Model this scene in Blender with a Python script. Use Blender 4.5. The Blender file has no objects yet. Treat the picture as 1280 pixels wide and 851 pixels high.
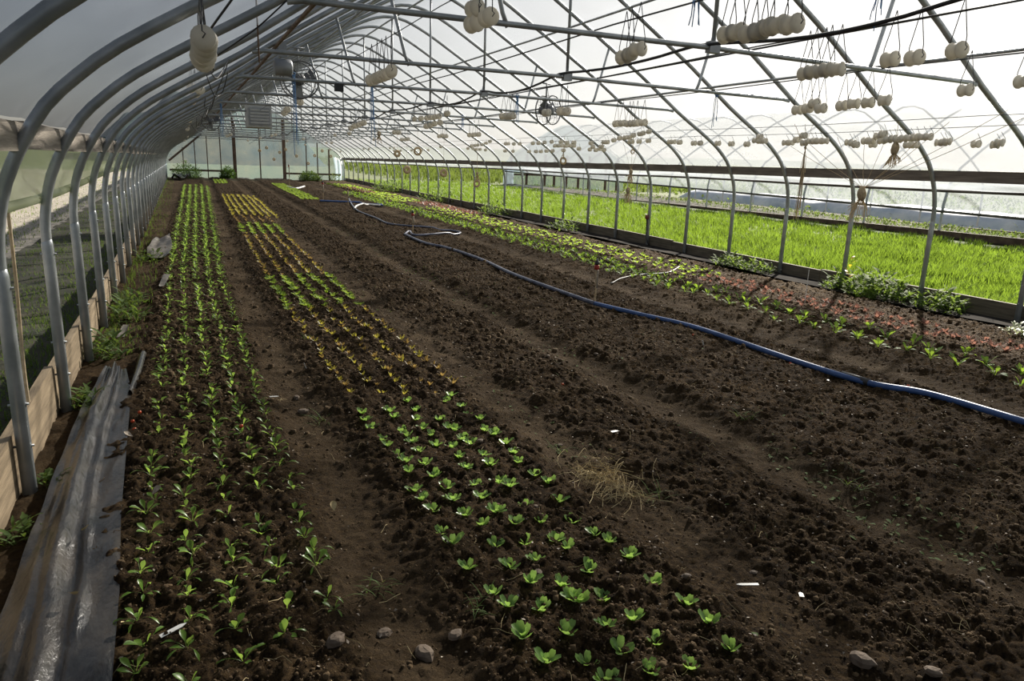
import bpy, math, random
import numpy as np
from mathutils import Matrix, Vector

# ------------------------------------------------------------------ camera, sky, sun, exposure
scene = bpy.context.scene
C = scene.collection
EYE = (0.0, 0.0, 1.54)
cam_d = bpy.data.cameras.new('camera'); cam = bpy.data.objects.new('camera', cam_d); C.objects.link(cam)
cam_d.sensor_width = 36.0; cam_d.lens = 36.0 * 898.3 / 1280.0; cam_d.clip_end = 2000
RX = Vector((0.91271, -0.40726, 0.03316)); UX = Vector((0.06692, 0.22905, 0.97111)); FW = Vector((0.40309, 0.88412, -0.23631))
cam.matrix_world = Matrix(((RX.x, UX.x, -FW.x, EYE[0]), (RX.y, UX.y, -FW.y, EYE[1]), (RX.z, UX.z, -FW.z, EYE[2]), (0, 0, 0, 1)))
scene.camera = cam
SUN_AZ = math.radians(52.0)     # from +Y towards +X
SUN_EL = math.radians(29.0)
SUN_DIR = Vector((math.sin(SUN_AZ) * math.cos(SUN_EL), math.cos(SUN_AZ) * math.cos(SUN_EL), math.sin(SUN_EL)))
world = bpy.data.worlds.new('World'); scene.world = world; world.use_nodes = True
wn = world.node_tree.nodes; wl = world.node_tree.links; wn.clear()
wo = wn.new('ShaderNodeOutputWorld'); bg = wn.new('ShaderNodeBackground'); sky = wn.new('ShaderNodeTexSky')
sky.sky_type = 'NISHITA'; sky.sun_disc = False; sky.sun_elevation = SUN_EL; sky.sun_rotation = SUN_AZ
sky.air_density = 1.0; sky.dust_density = 2.0; sky.ozone_density = 1.0
hsv = wn.new('ShaderNodeHueSaturation'); hsv.inputs['Saturation'].default_value = 0.45   # thin high haze greys the blue
wl.new(sky.outputs[0], hsv.inputs['Color']); wl.new(hsv.outputs[0], bg.inputs['Color'])
bg.inputs['Strength'].default_value = 0.095; wl.new(bg.outputs[0], wo.inputs[0])
sun_d = bpy.data.lights.new('sun', 'SUN'); sun_d.energy = 13.4; sun_d.angle = math.radians(1.2); sun_d.color = (1.0, 0.92, 0.80)
sun = bpy.data.objects.new('sun', sun_d); C.objects.link(sun)
sun.rotation_euler = SUN_DIR.to_track_quat('Z', 'Y').to_euler(); sun.location = (20, 20, 20)
scene.view_settings.view_transform = 'Standard'; scene.view_settings.look = 'None'
scene.view_settings.gamma = 1.0; scene.view_settings.exposure = 0.0
try: scene.view_settings.use_curve_mapping = False
except Exception: pass

rng = np.random.default_rng(7); random.seed(7)
DATA = {'lettuce': ((1.339, 1.516), (1.517, 1.539), (1.214, 1.552), (1.075, 1.581), (1.53, 1.668), (1.06, 1.676), (1.328, 1.677), (1.191, 1.683), (0.935, 1.71), (1.316, 1.798), (1.211, 1.802), (1.059, 1.808), (1.548, 1.81), (0.916, 1.841), (1.188, 1.95), (1.166, 1.964), (1.516, 1.967), (1.047, 1.971), (1.302, 1.976), (0.934, 2.005), (1.173, 2.062), (1.06, 2.089), (0.918, 2.1), (1.317, 2.114), (1.525, 2.14), (1.052, 2.253), (1.174, 2.27), (0.888, 2.282), (1.513, 2.284), (1.325, 2.294), (1.504, 2.378), (1.327, 2.403), (1.192, 2.416), (1.06, 2.42), (0.888, 2.456), (1.484, 2.544), (1.208, 2.553), (1.334, 2.555), (0.886, 2.583), (1.069, 2.587), (1.172, 2.672), (1.032, 2.69), (1.492, 2.69), (1.321, 2.696), (0.91, 2.762), (1.166, 2.836), (1.028, 2.837), (1.525, 2.854), (1.319, 2.862), (0.898, 2.889), (1.187, 2.963), (1.314, 2.972), (1.506, 2.974), (1.048, 2.992), (0.898, 3.016), (1.03, 3.118), (1.203, 3.138), (1.495, 3.145), (1.346, 3.157), (0.917, 3.173), (1.351, 3.277), (1.225, 3.3), (1.035, 3.305), (1.538, 3.305), (0.939, 3.318), (1.545, 3.426), (1.35, 3.465), (0.933, 3.469), (1.062, 3.474), (1.249, 3.483), (1.536, 3.567), (1.185, 3.571), (1.348, 3.575), (0.915, 3.583), (1.064, 3.619), (1.516, 3.665), (1.206, 3.7), (1.346, 3.704), (0.912, 3.715), (1.068, 3.742), (1.35, 3.817), (1.548, 3.827), (1.066, 3.847), (1.195, 3.85), (0.907, 3.935), (1.332, 3.944), (1.195, 3.976), (1.531, 3.987), (1.064, 4.006), (0.898, 4.035), (1.533, 4.096), (1.233, 4.119), (0.902, 4.148), (1.071, 4.15), (1.465, 4.216), (1.525, 4.296), (1.235, 4.309)), 
 'spools': {'0.2': ((0.19, 5.48, 2.27), (0.19, 5.65, 2.27), (0.2, 5.82, 2.27), (0.21, 6.0, 2.27), (0.21, 6.21, 2.27), (0.16, 9.3, 2.27), (0.25, 9.51, 2.27), (0.22, 10.08, 2.27), (0.19, 11.53, 2.27), (0.22, 18.1, 2.27), (0.21, 20.38, 2.27), (0.2, 24.73, 2.27), (0.29, 33.88, 2.27)), '1.6': ((1.6, 6.71, 2.24), (1.6, 6.51, 2.24), (1.6, 6.35, 2.24), (1.6, 6.21, 2.24), (1.6, 6.04, 2.25), (1.6, 4.18, 2.41), (1.6, 3.97, 2.33), (1.6, 4.19, 2.33), (1.6, 12.47, 2.29), (1.6, 12.86, 2.26), (1.6, 11.43, 2.36), (1.6, 11.06, 2.32)), '2.9': ((2.9, 3.53, 2.31), (2.9, 3.46, 2.31), (2.9, 3.35, 2.29), (2.9, 3.28, 2.29), (2.9, 3.22, 2.3), (2.9, 3.14, 2.3), (2.9, 3.04, 2.29), (2.9, 4.62, 2.31), (2.9, 4.55, 2.32), (2.9, 4.45, 2.34), (2.9, 13.5, 2.14), (2.9, 13.17, 2.15), (2.9, 12.82, 2.17), (2.9, 13.85, 2.11)), '4.3': ((4.3, 4.31, 2.28), (4.3, 4.25, 2.29), (4.3, 4.16, 2.28), (4.3, 4.11, 2.29), (4.3, 4.02, 2.28), (4.3, 3.59, 2.3), (4.3, 3.41, 2.29), (4.3, 3.13, 2.3), (4.3, 10.0, 2.23), (4.3, 9.83, 2.22), (4.3, 9.69, 2.22), (4.3, 8.61, 2.21), (4.3, 8.22, 2.21), (4.3, 8.07, 2.2), (4.3, 14.48, 2.38), (4.3, 14.04, 2.37), (4.3, 13.66, 2.36), (4.3, 13.41, 2.36), (4.3, 13.17, 2.36), (4.3, 12.94, 2.36), (4.3, 12.5, 2.39), (4.3, 13.69, 2.21), (4.3, 13.44, 2.22), (4.3, 13.2, 2.24), (4.3, 12.88, 2.25), (4.3, 16.01, 2.16), (4.3, 15.68, 2.15)), '5.8': ((5.8, 5.86, 2.19), (5.8, 5.73, 2.2), (5.8, 5.65, 2.24), (5.8, 5.56, 2.19), (5.8, 5.3, 2.2), (5.8, 5.17, 2.21), (5.8, 5.01, 2.21), (5.8, 4.84, 2.22), (5.8, 4.09, 2.25), (5.8, 3.65, 2.28), (5.8, 9.33, 2.18), (5.8, 9.17, 2.18), (5.8, 9.0, 2.17), (5.8, 8.92, 2.17), (5.8, 8.81, 2.17), (5.8, 8.64, 2.17), (5.8, 15.34, 2.16), (5.8, 15.06, 2.16), (5.8, 14.8, 2.16), (5.8, 17.4, 2.18), (5.8, 17.18, 2.19), (5.8, 16.92, 2.17), (5.8, 20.78, 2.16), (5.8, 20.47, 2.15), (5.8, 20.16, 2.16)), '7.2': ((7.2, 6.18, 1.95), (7.2, 6.1, 1.95), (7.2, 6.02, 2.0), (7.2, 5.96, 2.02), (7.2, 5.96, 1.95), (7.2, 5.88, 1.96), (7.2, 5.82, 1.97), (7.2, 5.76, 1.96), (7.2, 5.69, 1.97), (7.2, 5.62, 1.97), (7.2, 5.55, 1.98), (7.2, 5.47, 1.98), (7.2, 5.4, 1.98), (7.2, 7.23, 1.98), (7.2, 7.12, 2.03), (7.2, 7.1, 1.94), (7.2, 7.01, 1.96), (7.2, 6.94, 1.96), (7.2, 6.86, 1.96), (7.2, 6.77, 1.96), (7.2, 11.63, 2.05), (7.2, 11.44, 2.08), (7.2, 11.25, 2.09), (7.2, 11.12, 2.09), (7.2, 11.0, 2.12), (7.2, 10.8, 2.14), (7.2, 10.71, 2.15), (7.2, 10.54, 2.17), (7.2, 11.97, 2.02), (7.2, 11.86, 2.02), (7.2, 12.45, 2.01), (7.2, 12.37, 1.94), (7.2, 12.06, 1.94), (7.2, 18.87, 2.02), (7.2, 18.61, 2.03), (7.2, 18.39, 2.04), (7.2, 18.1, 2.05), (7.2, 17.83, 2.08), (7.2, 17.56, 2.12), (7.2, 16.56, 2.05), (7.2, 16.41, 2.05), (7.2, 16.07, 2.04), (7.2, 15.74, 2.04), (7.2, 15.03, 2.04), (7.2, 14.74, 2.04), (7.2, 14.45, 2.05), (7.2, 14.11, 2.06), (7.2, 13.69, 2.05), (7.2, 13.42, 2.03), (7.2, 13.13, 2.03)), '7.6': ((7.6, 6.77, 1.96), (7.6, 6.71, 1.95), (7.6, 6.66, 1.93), (7.6, 6.41, 1.93), (7.6, 5.94, 1.92), (7.6, 5.85, 1.92), (7.6, 5.56, 1.94), (7.6, 5.51, 1.94), (7.6, 5.47, 1.95), (7.6, 5.14, 1.92), (7.6, 4.94, 1.91), (7.6, 4.9, 1.93), (7.6, 9.83, 1.99), (7.6, 9.67, 1.99), (7.6, 9.24, 1.98), (7.6, 8.93, 1.97), (7.6, 8.59, 1.96), (7.6, 8.42, 2.01), (7.6, 8.33, 2.0), (7.6, 8.34, 2.06), (7.6, 8.24, 2.0), (7.6, 7.83, 1.97), (7.6, 7.73, 1.97), (7.6, 11.71, 2.04), (7.6, 11.64, 2.04), (7.6, 11.41, 2.04), (7.6, 11.12, 2.05), (7.6, 10.48, 2.02), (7.6, 10.38, 2.02), (7.6, 10.21, 2.01), (7.6, 13.17, 1.91), (7.6, 12.93, 1.9), (7.6, 12.77, 1.92), (7.6, 12.62, 1.9), (7.6, 13.63, 1.93), (7.6, 20.2, 1.98), (7.6, 19.79, 1.97), (7.6, 19.56, 1.95), (7.6, 19.25, 1.95), (7.6, 18.84, 1.93), (7.6, 17.5, 1.9), (7.6, 17.0, 1.89), (7.6, 16.06, 1.88), (7.6, 15.68, 1.88), (7.6, 15.42, 1.88), (7.6, 15.13, 1.89), (7.6, 14.83, 1.89), (7.6, 14.31, 1.9), (7.6, 14.72, 2.0), (7.6, 14.56, 2.0), (7.6, 14.39, 2.0), (7.6, 14.21, 1.99), (7.6, 14.03, 2.0), (7.6, 13.85, 1.99))}, 
 'stones': (((0.595, 4.444), 0.05), ((0.608, 1.934), 0.055), ((0.512, 2.075), 0.04), ((1.941, 1.385), 0.06), ((0.725, 1.965), 0.04), ((3.082, 5.043), 0.03), ((2.641, 5.069), 0.03), ((2.07, 1.233), 0.04), ((1.128, 2.167), 0.035), ((1.646, 1.937), 0.025), ((2.782, 1.544), 0.03), ((1.987, 1.944), 0.025), ((0.605, 4.797), 0.04), ((1.895, 3.435), 0.025), ((1.367, 2.672), 0.025), ((1.41, 3.474), 0.03), ((2.05, 5.361), 0.025), ((0.344, 2.019), 0.05)), 'tags': ((1.872, 1.855), (-0.124, 2.273), (0.45, 4.702), (0.741, 5.318), (4.292, 3.71), (2.208, 3.352), (4.112, 4.938), (4.492, 5.476), (2.004, 1.716)), 'hose': ((4.802, 2.365), (4.782, 2.588), (4.725, 3.211), (4.529, 3.55), (4.47, 4.152), (4.468, 5.483), (4.29, 6.185), (4.127, 6.849), (4.086, 7.814), (4.064, 8.985), (4.162, 10.438), (4.106, 11.802), (3.927, 12.614), (3.973, 14.045)), 'hose_loop': ((3.973, 14.045), (4.239, 14.622), (4.189, 13.886), (5.297, 14.562), (5.396, 15.203), (4.984, 15.421), (4.266, 16.139), (4.286, 17.736), (4.325, 19.901), (4.653, 22.294), (5.214, 25.495)), 'hose2': ((3.974, 23.948), (4.557, 23.666), (5.606, 23.175), (5.679, 22.636)), 'hose3': ((4.393, 20.735), (4.755, 21.981), (5.352, 23.193), (5.633, 22.758)), 'stakes': ((4.151, 6.891), (4.218, 14.319), (4.145, 24.351), (4.109, 32.281), (4.529, 22.28), (6.946, 6.516), (6.463, 6.972)), 'tomato': ((-0.358, 4.45), (-0.324, 4.536), (-0.343, 4.328), (2.403, 4.367), (4.284, 5.295), (4.403, 4.198), (4.788, 3.425), (0.207, 4.086)), 'straw': (1.876, 2.89), 
 'weedR': ((8.329, 6.685), (7.672, 6.503), (8.566, 6.447), (7.6, 9.283), (7.533, 8.717), (8.627, 6.033), (6.676, 14.844), (7.565, 19.05), (8.797, 31.864), (7.04, 4.446), (6.922, 4.658), (7.886, 22.72)), 'weedL': ((-0.644, 3.834), (-0.673, 4.888), (-0.611, 6.385), (-0.636, 7.621), (-0.564, 8.178), (-0.527, 11.284), (-0.505, 14.207), (-0.466, 19.137), (-0.648, 5.3), (-0.228, 37.032), (0.937, 38.838), (2.91, 43.586), (-0.708, 3.504)), 'tufts': ((0.548, 2.334), (0.85, 2.058), (0.659, 4.203), (2.99, 2.343), (1.866, 3.381), (3.11, 3.273), (2.011, 2.65), (0.909, 6.304))}

# ------------------------------------------------------------------ helpers
def ordn(n):
    w = ['zeroth', 'first', 'second', 'third', 'fourth', 'fifth', 'sixth', 'seventh', 'eighth', 'ninth', 'tenth']
    if n <= 10: return w[n]
    s = 'th' if 10 <= n % 100 <= 20 else {1: 'st', 2: 'nd', 3: 'rd'}.get(n % 10, 'th')
    return '%d%s' % (n, s)
def mesh_np(name, V, F):
    V = np.asarray(V, dtype=np.float32).reshape(-1, 3); me = bpy.data.meshes.new(name)
    if isinstance(F, np.ndarray):
        k = F.shape[1]; n = len(F)
        me.vertices.add(len(V)); me.vertices.foreach_set('co', V.ravel())
        me.loops.add(n * k); me.loops.foreach_set('vertex_index', F.astype(np.int32).ravel())
        me.polygons.add(n); me.polygons.foreach_set('loop_start', np.arange(0, n * k, k, dtype=np.int32))
        me.polygons.foreach_set('loop_total', np.full(n, k, dtype=np.int32)); me.update(calc_edges=True)
    else:
        me.from_pydata(V.tolist(), [], F); me.update()
    return me
def link(name, me, mat=None, parent=None, loc=None, rot=None, smooth=False):
    if mat is not None and len(me.materials) == 0: me.materials.append(mat)
    if smooth: me.polygons.foreach_set('use_smooth', np.ones(len(me.polygons), dtype=bool))
    o = bpy.data.objects.new(name, me); C.objects.link(o)
    if parent is not None: o.parent = parent
    if loc is not None: o.location = loc
    if rot is not None: o.rotation_euler = rot
    return o
def tag(o, label=None, cat=None, group=None, kind=None):
    if label: o['label'] = label
    if cat: o['category'] = cat
    if group: o['group'] = group
    if kind: o['kind'] = kind
    return o
def empty(name, loc=(0, 0, 0), rz=0.0):
    o = bpy.data.objects.new(name, None); C.objects.link(o); o.location = loc; o.rotation_euler = (0, 0, rz); o.empty_display_size = .05
    return o
class MB:
    def __init__(s): s.V = []; s.F = []
    def add(s, V, F):
        b = len(s.V); s.V += [tuple(v) for v in V]; s.F += [tuple(i + b for i in f) for f in F]; return s
    def box(s, x0, x1, y0, y1, z0, z1):
        return s.add([(x0,y0,z0),(x1,y0,z0),(x1,y1,z0),(x0,y1,z0),(x0,y0,z1),(x1,y0,z1),(x1,y1,z1),(x0,y1,z1)],
                     [(0,3,2,1),(4,5,6,7),(0,1,5,4),(1,2,6,5),(2,3,7,6),(3,0,4,7)])
    def tube(s, path, r, n=8, caps=True, closed=False):
        P = [Vector(p) for p in path]; m = len(P); rings = []; ref = None
        for i in range(m):
            a = P[i - 1] if (i > 0 or closed) else P[i]; b = P[(i + 1) % m] if (i < m - 1 or closed) else P[i]
            t = (b - a).normalized()
            if ref is None: ref = Vector((0, 0, 1)) if abs(t.z) < .9 else Vector((1, 0, 0))
            u = ref - t * ref.dot(t)
            if u.length < 1e-5: u = t.orthogonal()
            u.normalize(); v = t.cross(u); ref = u
            rr = r[i] if isinstance(r, (list, tuple)) else r
            rings.append([P[i] + u * (rr * math.cos(2*math.pi*j/n)) + v * (rr * math.sin(2*math.pi*j/n)) for j in range(n)])
        V = [q for ring in rings for q in ring]; F = []
        for i in range(m if closed else m - 1):
            k = (i + 1) % m
            for j in range(n): F.append((i*n+j, i*n+(j+1) % n, k*n+(j+1) % n, k*n+j))
        if caps and not closed: F.append(tuple(range(n - 1, -1, -1))); F.append(tuple((m-1)*n + j for j in range(n)))
        return s.add(V, F)
    def lathe(s, prof, n=12, axis='z', c=(0, 0, 0)):
        V = []; F = []
        for (r, h) in prof:
            for j in range(n):
                a = 2*math.pi*j/n; p = (r*math.cos(a), r*math.sin(a), h)
                if axis == 'y': p = (p[0], p[2], p[1])
                if axis == 'x': p = (p[2], p[0], p[1])
                V.append((p[0]+c[0], p[1]+c[1], p[2]+c[2]))
        for i in range(len(prof)-1):
            for j in range(n): F.append((i*n+j, i*n+(j+1) % n, (i+1)*n+(j+1) % n, (i+1)*n+j))
        F.append(tuple(range(n-1, -1, -1))); F.append(tuple((len(prof)-1)*n + j for j in range(n)))
        return s.add(V, F)
    def mesh(s, name):
        me = bpy.data.meshes.new(name); me.from_pydata(s.V, [], s.F); me.update(); return me
    def build(s, name, mat, parent=None, smooth=False, loc=None): return link(name, s.mesh(name), mat, parent, loc, None, smooth)
def grid_mesh(name, P):
    """P: (m,n,3) array of points"""
    m, n, _ = P.shape; i = np.arange(m*n).reshape(m, n)
    F = np.stack([i[:-1, :-1], i[1:, :-1], i[1:, 1:], i[:-1, 1:]], -1).reshape(-1, 4)
    return mesh_np(name, P.reshape(-1, 3), F)
def inst(VF, T, yaw, sc, tilt=None):
    """copies of one small mesh (V,F) at T with yaw and scale, merged"""
    V, F = VF; n = len(T); c = np.cos(yaw)[:, None]; s = np.sin(yaw)[:, None]; sc = np.asarray(sc).reshape(-1, 1)
    X = (V[None, :, 0]*c - V[None, :, 1]*s)*sc + T[:, 0:1]; Y = (V[None, :, 0]*s + V[None, :, 1]*c)*sc + T[:, 1:2]; Z = V[None, :, 2]*sc + T[:, 2:3]
    return np.stack([X, Y, Z], -1).reshape(-1, 3), (F[None] + (np.arange(n)*len(V))[:, None, None]).reshape(-1, F.shape[1])
def merge(parts):
    V = []; F = []; b = 0
    for v, f in parts: V.append(v); F.append(f + b); b += len(v)
    return np.concatenate(V), np.concatenate(F)
# value noise
def vn(x, y, seed=0):
    x = np.asarray(x, float); y = np.asarray(y, float); xi = np.floor(x).astype(np.int64); yi = np.floor(y).astype(np.int64); fx = x-xi; fy = y-yi
    def h(a, b):
        k = (a*374761393 + b*668265263 + seed*1274126177) & 0xffffffff; k = ((k ^ (k >> 13))*1274126177) & 0xffffffff
        return ((k ^ (k >> 16)) & 0xffff)/65535.0
    u = fx*fx*(3-2*fx); v = fy*fy*(3-2*fy)
    return (h(xi, yi)*(1-u)+h(xi+1, yi)*u)*(1-v)+(h(xi, yi+1)*(1-u)+h(xi+1, yi+1)*u)*v
def sst(a, b, t):
    t = np.clip((np.asarray(t, float)-a)/(b-a), 0, 1); return t*t*(3-2*t)
BEDS = [(-0.40, 0.40, .045), (0.76, 1.70, .05), (2.06, 2.70, .04), (3.04, 4.95, .055), (5.45, 8.0, .03)]
def drift(y): return .018*np.maximum(0.0, np.asarray(y, float)-10)
def rise(y): return .36*np.clip((np.asarray(y, float)-7)/36.0, 0, 1.15)
def bedmask(x, y):
    u = np.asarray(x, float)-drift(y); m = 0*u
    for a, b, h in BEDS: m = m + sst(a-.13, a+.1, u)*(1-sst(b-.1, b+.13, u))
    return m
def gn(x, y):
    """soil surface without the fine crumb"""
    u = np.asarray(x, float)-drift(y); z = rise(y)
    for a, b, h in BEDS: z = z + h*sst(a-.13, a+.1, u)*(1-sst(b-.1, b+.13, u))
    return z-.02
def crumb(x, y):
    b = .40+.60*bedmask(x, y)
    n = (vn(x*2.2, y*1.6, 1)-.5)*.035 + (vn(x*7, y*6, 2)-.5)*.03 + b*((vn(x*17, y*17, 3)-.5)*.028 + np.maximum(0, vn(x*34, y*34, 4)-.45)*.044 + (vn(x*62, y*62, 5)-.5)*.018)
    return n
def soil(x, y): return gn(x, y)+crumb(x, y)
def sz(x, y): return float(soil(x, y))

# ------------------------------------------------------------------ materials
def new_mat(name):
    m = bpy.data.materials.new(name); m.use_nodes = True; nt = m.node_tree; nt.nodes.clear()
    return m, nt.nodes, nt.links, nt.nodes.new('ShaderNodeOutputMaterial')
def noise(N, L, scale, detail=4, rough=.55, stretch=None, world_space=True):
    t = N.new('ShaderNodeTexNoise'); t.inputs['Scale'].default_value = scale; t.inputs['Detail'].default_value = detail; t.inputs['Roughness'].default_value = rough
    if world_space: g = N.new('ShaderNodeNewGeometry'); src = g.outputs['Position']
    else: g = N.new('ShaderNodeTexCoord'); src = g.outputs['Object']
    if stretch:
        mp = N.new('ShaderNodeMapping'); mp.inputs['Scale'].default_value = stretch; L.new(src, mp.inputs[0]); src = mp.outputs[0]
    L.new(src, t.inputs['Vector']); return t.outputs['Fac']
def ramp(N, L, fac, stops):
    r = N.new('ShaderNodeValToRGB'); e = r.color_ramp.elements
    while len(e) < len(stops): e.new(.5)
    for i, (p, c) in enumerate(stops): e[i].position = p; e[i].color = (c[0], c[1], c[2], 1)
    L.new(fac, r.inputs[0]); return r.outputs[0]
def mixc(N, L, fac, a, b):
    m = N.new('ShaderNodeMix'); m.data_type = 'RGBA'
    if isinstance(fac, float): m.inputs[0].default_value = fac
    else: L.new(fac, m.inputs[0])
    for k, v in ((6, a), (7, b)):
        if isinstance(v, tuple): m.inputs[k].default_value = (v[0], v[1], v[2], 1)
        else: L.new(v, m.inputs[k])
    return m.outputs[2]
def plain(name, c1, c2=None, rough=.6, metal=0.0, scale=8, bump=0.0, bscale=60, spec=.5, stretch=None, lo=.35, hi=.65):
    m, N, L, out = new_mat(name); p = N.new('ShaderNodeBsdfPrincipled')
    p.inputs['Roughness'].default_value = rough; p.inputs['Metallic'].default_value = metal; p.inputs['Specular IOR Level'].default_value = spec
    L.new(ramp(N, L, noise(N, L, scale, stretch=stretch), [(lo, c1), (hi, c2 or c1)]), p.inputs['Base Color'])
    if bump:
        b = N.new('ShaderNodeBump'); b.inputs['Strength'].default_value = bump; b.inputs['Distance'].default_value = .01
        L.new(noise(N, L, bscale, 6, stretch=stretch), b.inputs['Height']); L.new(b.outputs[0], p.inputs['Normal'])
    L.new(p.outputs[0], out.inputs[0]); return m
def leafmat(name, c1, c2, trans=.45, tcol=None, rough=.42, scale=25):
    m, N, L, out = new_mat(name); p = N.new('ShaderNodeBsdfPrincipled'); t = N.new('ShaderNodeBsdfTranslucent'); mx = N.new('ShaderNodeMixShader')
    col = ramp(N, L, noise(N, L, scale, 2), [(.3, c1), (.7, c2)]); p.inputs['Roughness'].default_value = rough; p.inputs['Specular IOR Level'].default_value = .45
    L.new(col, p.inputs['Base Color'])
    tc = mixc(N, L, .6, col, tcol or tuple(min(1, 1.9*v) for v in c2)); L.new(tc, t.inputs['Color'])
    mx.inputs[0].default_value = trans; L.new(p.outputs[0], mx.inputs[1]); L.new(t.outputs[0], mx.inputs[2]); L.new(mx.outputs[0], out.inputs[0]); return m
def filmmat(name, clear=.45, tint=(.93, .94, .93), tcol=(.88, .90, .90), gloss=.06, dirt=None, rough=.25):
    """milky greenhouse film: part of the light passes straight, part is scattered"""
    m, N, L, out = new_mat(name)
    tr = N.new('ShaderNodeBsdfTransparent'); tr.inputs['Color'].default_value = (*tint, 1)
    tl = N.new('ShaderNodeBsdfTranslucent'); df = N.new('ShaderNodeBsdfDiffuse'); gl = N.new('ShaderNodeBsdfGlossy'); gl.inputs['Roughness'].default_value = rough
    n = noise(N, L, 1.3, 6, .6, stretch=(1, .35, 1)); cl = ramp(N, L, n, [(.3, tcol), (.75, tuple(.86*v for v in tcol) if dirt is None else dirt)])
    L.new(cl, tl.inputs['Color']); L.new(cl, df.inputs['Color'])
    a = N.new('ShaderNodeMixShader'); a.inputs[0].default_value = .22; L.new(tl.outputs[0], a.inputs[1]); L.new(df.outputs[0], a.inputs[2])
    mr = N.new('ShaderNodeMapRange'); mr.inputs['To Min'].default_value = clear+.1; mr.inputs['To Max'].default_value = max(.02, clear-.12); mr.inputs['From Min'].default_value = .3; mr.inputs['From Max'].default_value = .75; L.new(n, mr.inputs['Value'])
    b = N.new('ShaderNodeMixShader'); L.new(mr.outputs[0], b.inputs[0]); L.new(a.outputs[0], b.inputs[1]); L.new(tr.outputs[0], b.inputs[2])
    c = N.new('ShaderNodeMixShader'); c.inputs[0].default_value = gloss; L.new(b.outputs[0], c.inputs[1]); L.new(gl.outputs[0], c.inputs[2])
    L.new(c.outputs[0], out.inputs[0]); return m
M = {}
def soilmat():
    m, N, L, out = new_mat('dark_crumbly_soil'); p = N.new('ShaderNodeBsdfPrincipled'); p.inputs['Roughness'].default_value = .95; p.inputs['Specular IOR Level'].default_value = .08
    c = ramp(N, L, noise(N, L, 3.0, 8, .65), [(.3, (.045, .0275, .0120)), (.55, (.088, .0560, .0265)), (.78, (.146, .098, .050))])
    c = mixc(N, L, ramp(N, L, noise(N, L, 48, 6, .7), [(.36, (1, 1, 1)), (.62, (0, 0, 0))]), c, (.012, .0075, .0045))
    a = N.new('ShaderNodeAttribute'); a.attribute_name = 'packed'
    c2 = ramp(N, L, noise(N, L, 6.0, 8, .6), [(.3, (.070, .047, .0255)), (.75, (.156, .113, .068))])
    col = mixc(N, L, a.outputs['Fac'], c, c2)
    sp = ramp(N, L, noise(N, L, 140, 2), [(.70, (0, 0, 0)), (.76, (1, 1, 1))]); col = mixc(N, L, sp, col, (.15, .115, .08))
    L.new(col, p.inputs['Base Color'])
    b = N.new('ShaderNodeBump'); b.inputs['Strength'].default_value = 1.0; b.inputs['Distance'].default_value = .03; L.new(noise(N, L, 60, 9, .75), b.inputs['Height']); L.new(b.outputs[0], p.inputs['Normal'])
    L.new(p.outputs[0], out.inputs[0]); return m
M['soil'] = soilmat()
M['clod'] = plain('soil_clod', (.043, .027, .013), (.126, .085, .045), .95, bump=.6, scale=20, spec=.2)
M['steel'] = plain('galvanised_steel', (.33, .355, .365), (.50, .525, .535), .38, .45, 6, spec=.6)
M['steel_dull'] = plain('dull_galvanised_steel', (.30, .315, .33), (.42, .435, .45), .5, .4, 5)
M['rust'] = plain('rusty_pipe', (.16, .10, .065), (.30, .22, .16), .7, .3, 9)
M['film'] = filmmat('milky_roof_film', .46, (.86, .875, .90), (.33, .355, .385))
M['flap'] = filmmat('white_film_flap', .10, (.95, .96, .97), (.90, .92, .94), .03, (.84, .86, .88))
M['film_nb'] = filmmat('clear_neighbour_film', .75, (.93, .95, .96), (.80, .82, .82), .03)
M['film_end'] = filmmat('cloudy_end_wall_film', .60, (.56, .70, .78), (.21, .27, .30), .05, (.28, .29, .25))
M['curtain'] = filmmat('mouldy_curtain_film', .25, (.80, .85, .70), (.66, .69, .56), .10, (.38, .44, .22))
M['curtain_r'] = filmmat('cloudy_curtain_film', .45, (.84, .86, .89), (.52, .56, .62), .04)
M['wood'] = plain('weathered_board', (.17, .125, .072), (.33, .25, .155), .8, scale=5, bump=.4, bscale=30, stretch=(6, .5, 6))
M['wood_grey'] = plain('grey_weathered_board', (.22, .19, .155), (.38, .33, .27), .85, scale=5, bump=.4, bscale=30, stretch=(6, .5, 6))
M['wood_dark'] = plain('dark_stained_wood', (.085, .052, .035), (.17, .11, .075), .8, scale=6, bump=.3, bscale=30)
M['mulch'] = plain('dusty_black_plastic', (.012, .012, .0125), (.060, .049, .037), .24, 0, 4.5, .5, 25, .6, stretch=(2.5, 1, 1), lo=.38, hi=.75)
M['white'] = plain('white_plastic', (.74, .74, .70), (.82, .81, .77), .5)
M['spool'] = leafmat('white_twine_spool', (.74, .71, .63), (.84, .81, .73), .35, (.9, .86, .76), .6, 20)
M['wire'] = plain('dark_wire', (.05, .05, .055), (.09, .09, .09), .5, .4)
M['black'] = plain('black_poly_pipe', (.018, .018, .02), (.035, .035, .037), .45)
M['twine'] = leafmat('jute_twine', (.46, .36, .22), (.70, .58, .40), .25, (.8, .7, .5), .9, 40)
M['bluetwine'] = plain('blue_twine', (.05, .14, .32), (.12, .28, .50), .7, scale=30)
M['hose'] = plain('blue_layflat_hose', (.035, .085, .24), (.065, .135, .34), .42, 0, 10, spec=.6)
M['hose_grey'] = plain('grey_blue_hose', (.07, .08, .13), (.16, .17, .23), .35, 0, 10)
M['red'] = plain('red_plastic', (.32, .03, .02), (.42, .05, .03), .5)
M['maroon'] = plain('faded_maroon_plastic', (.13, .025, .025), (.20, .05, .045), .6)
M['tomato'] = plain('red_tomato', (.55, .05, .015), (.62, .10, .02), .25)
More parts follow.
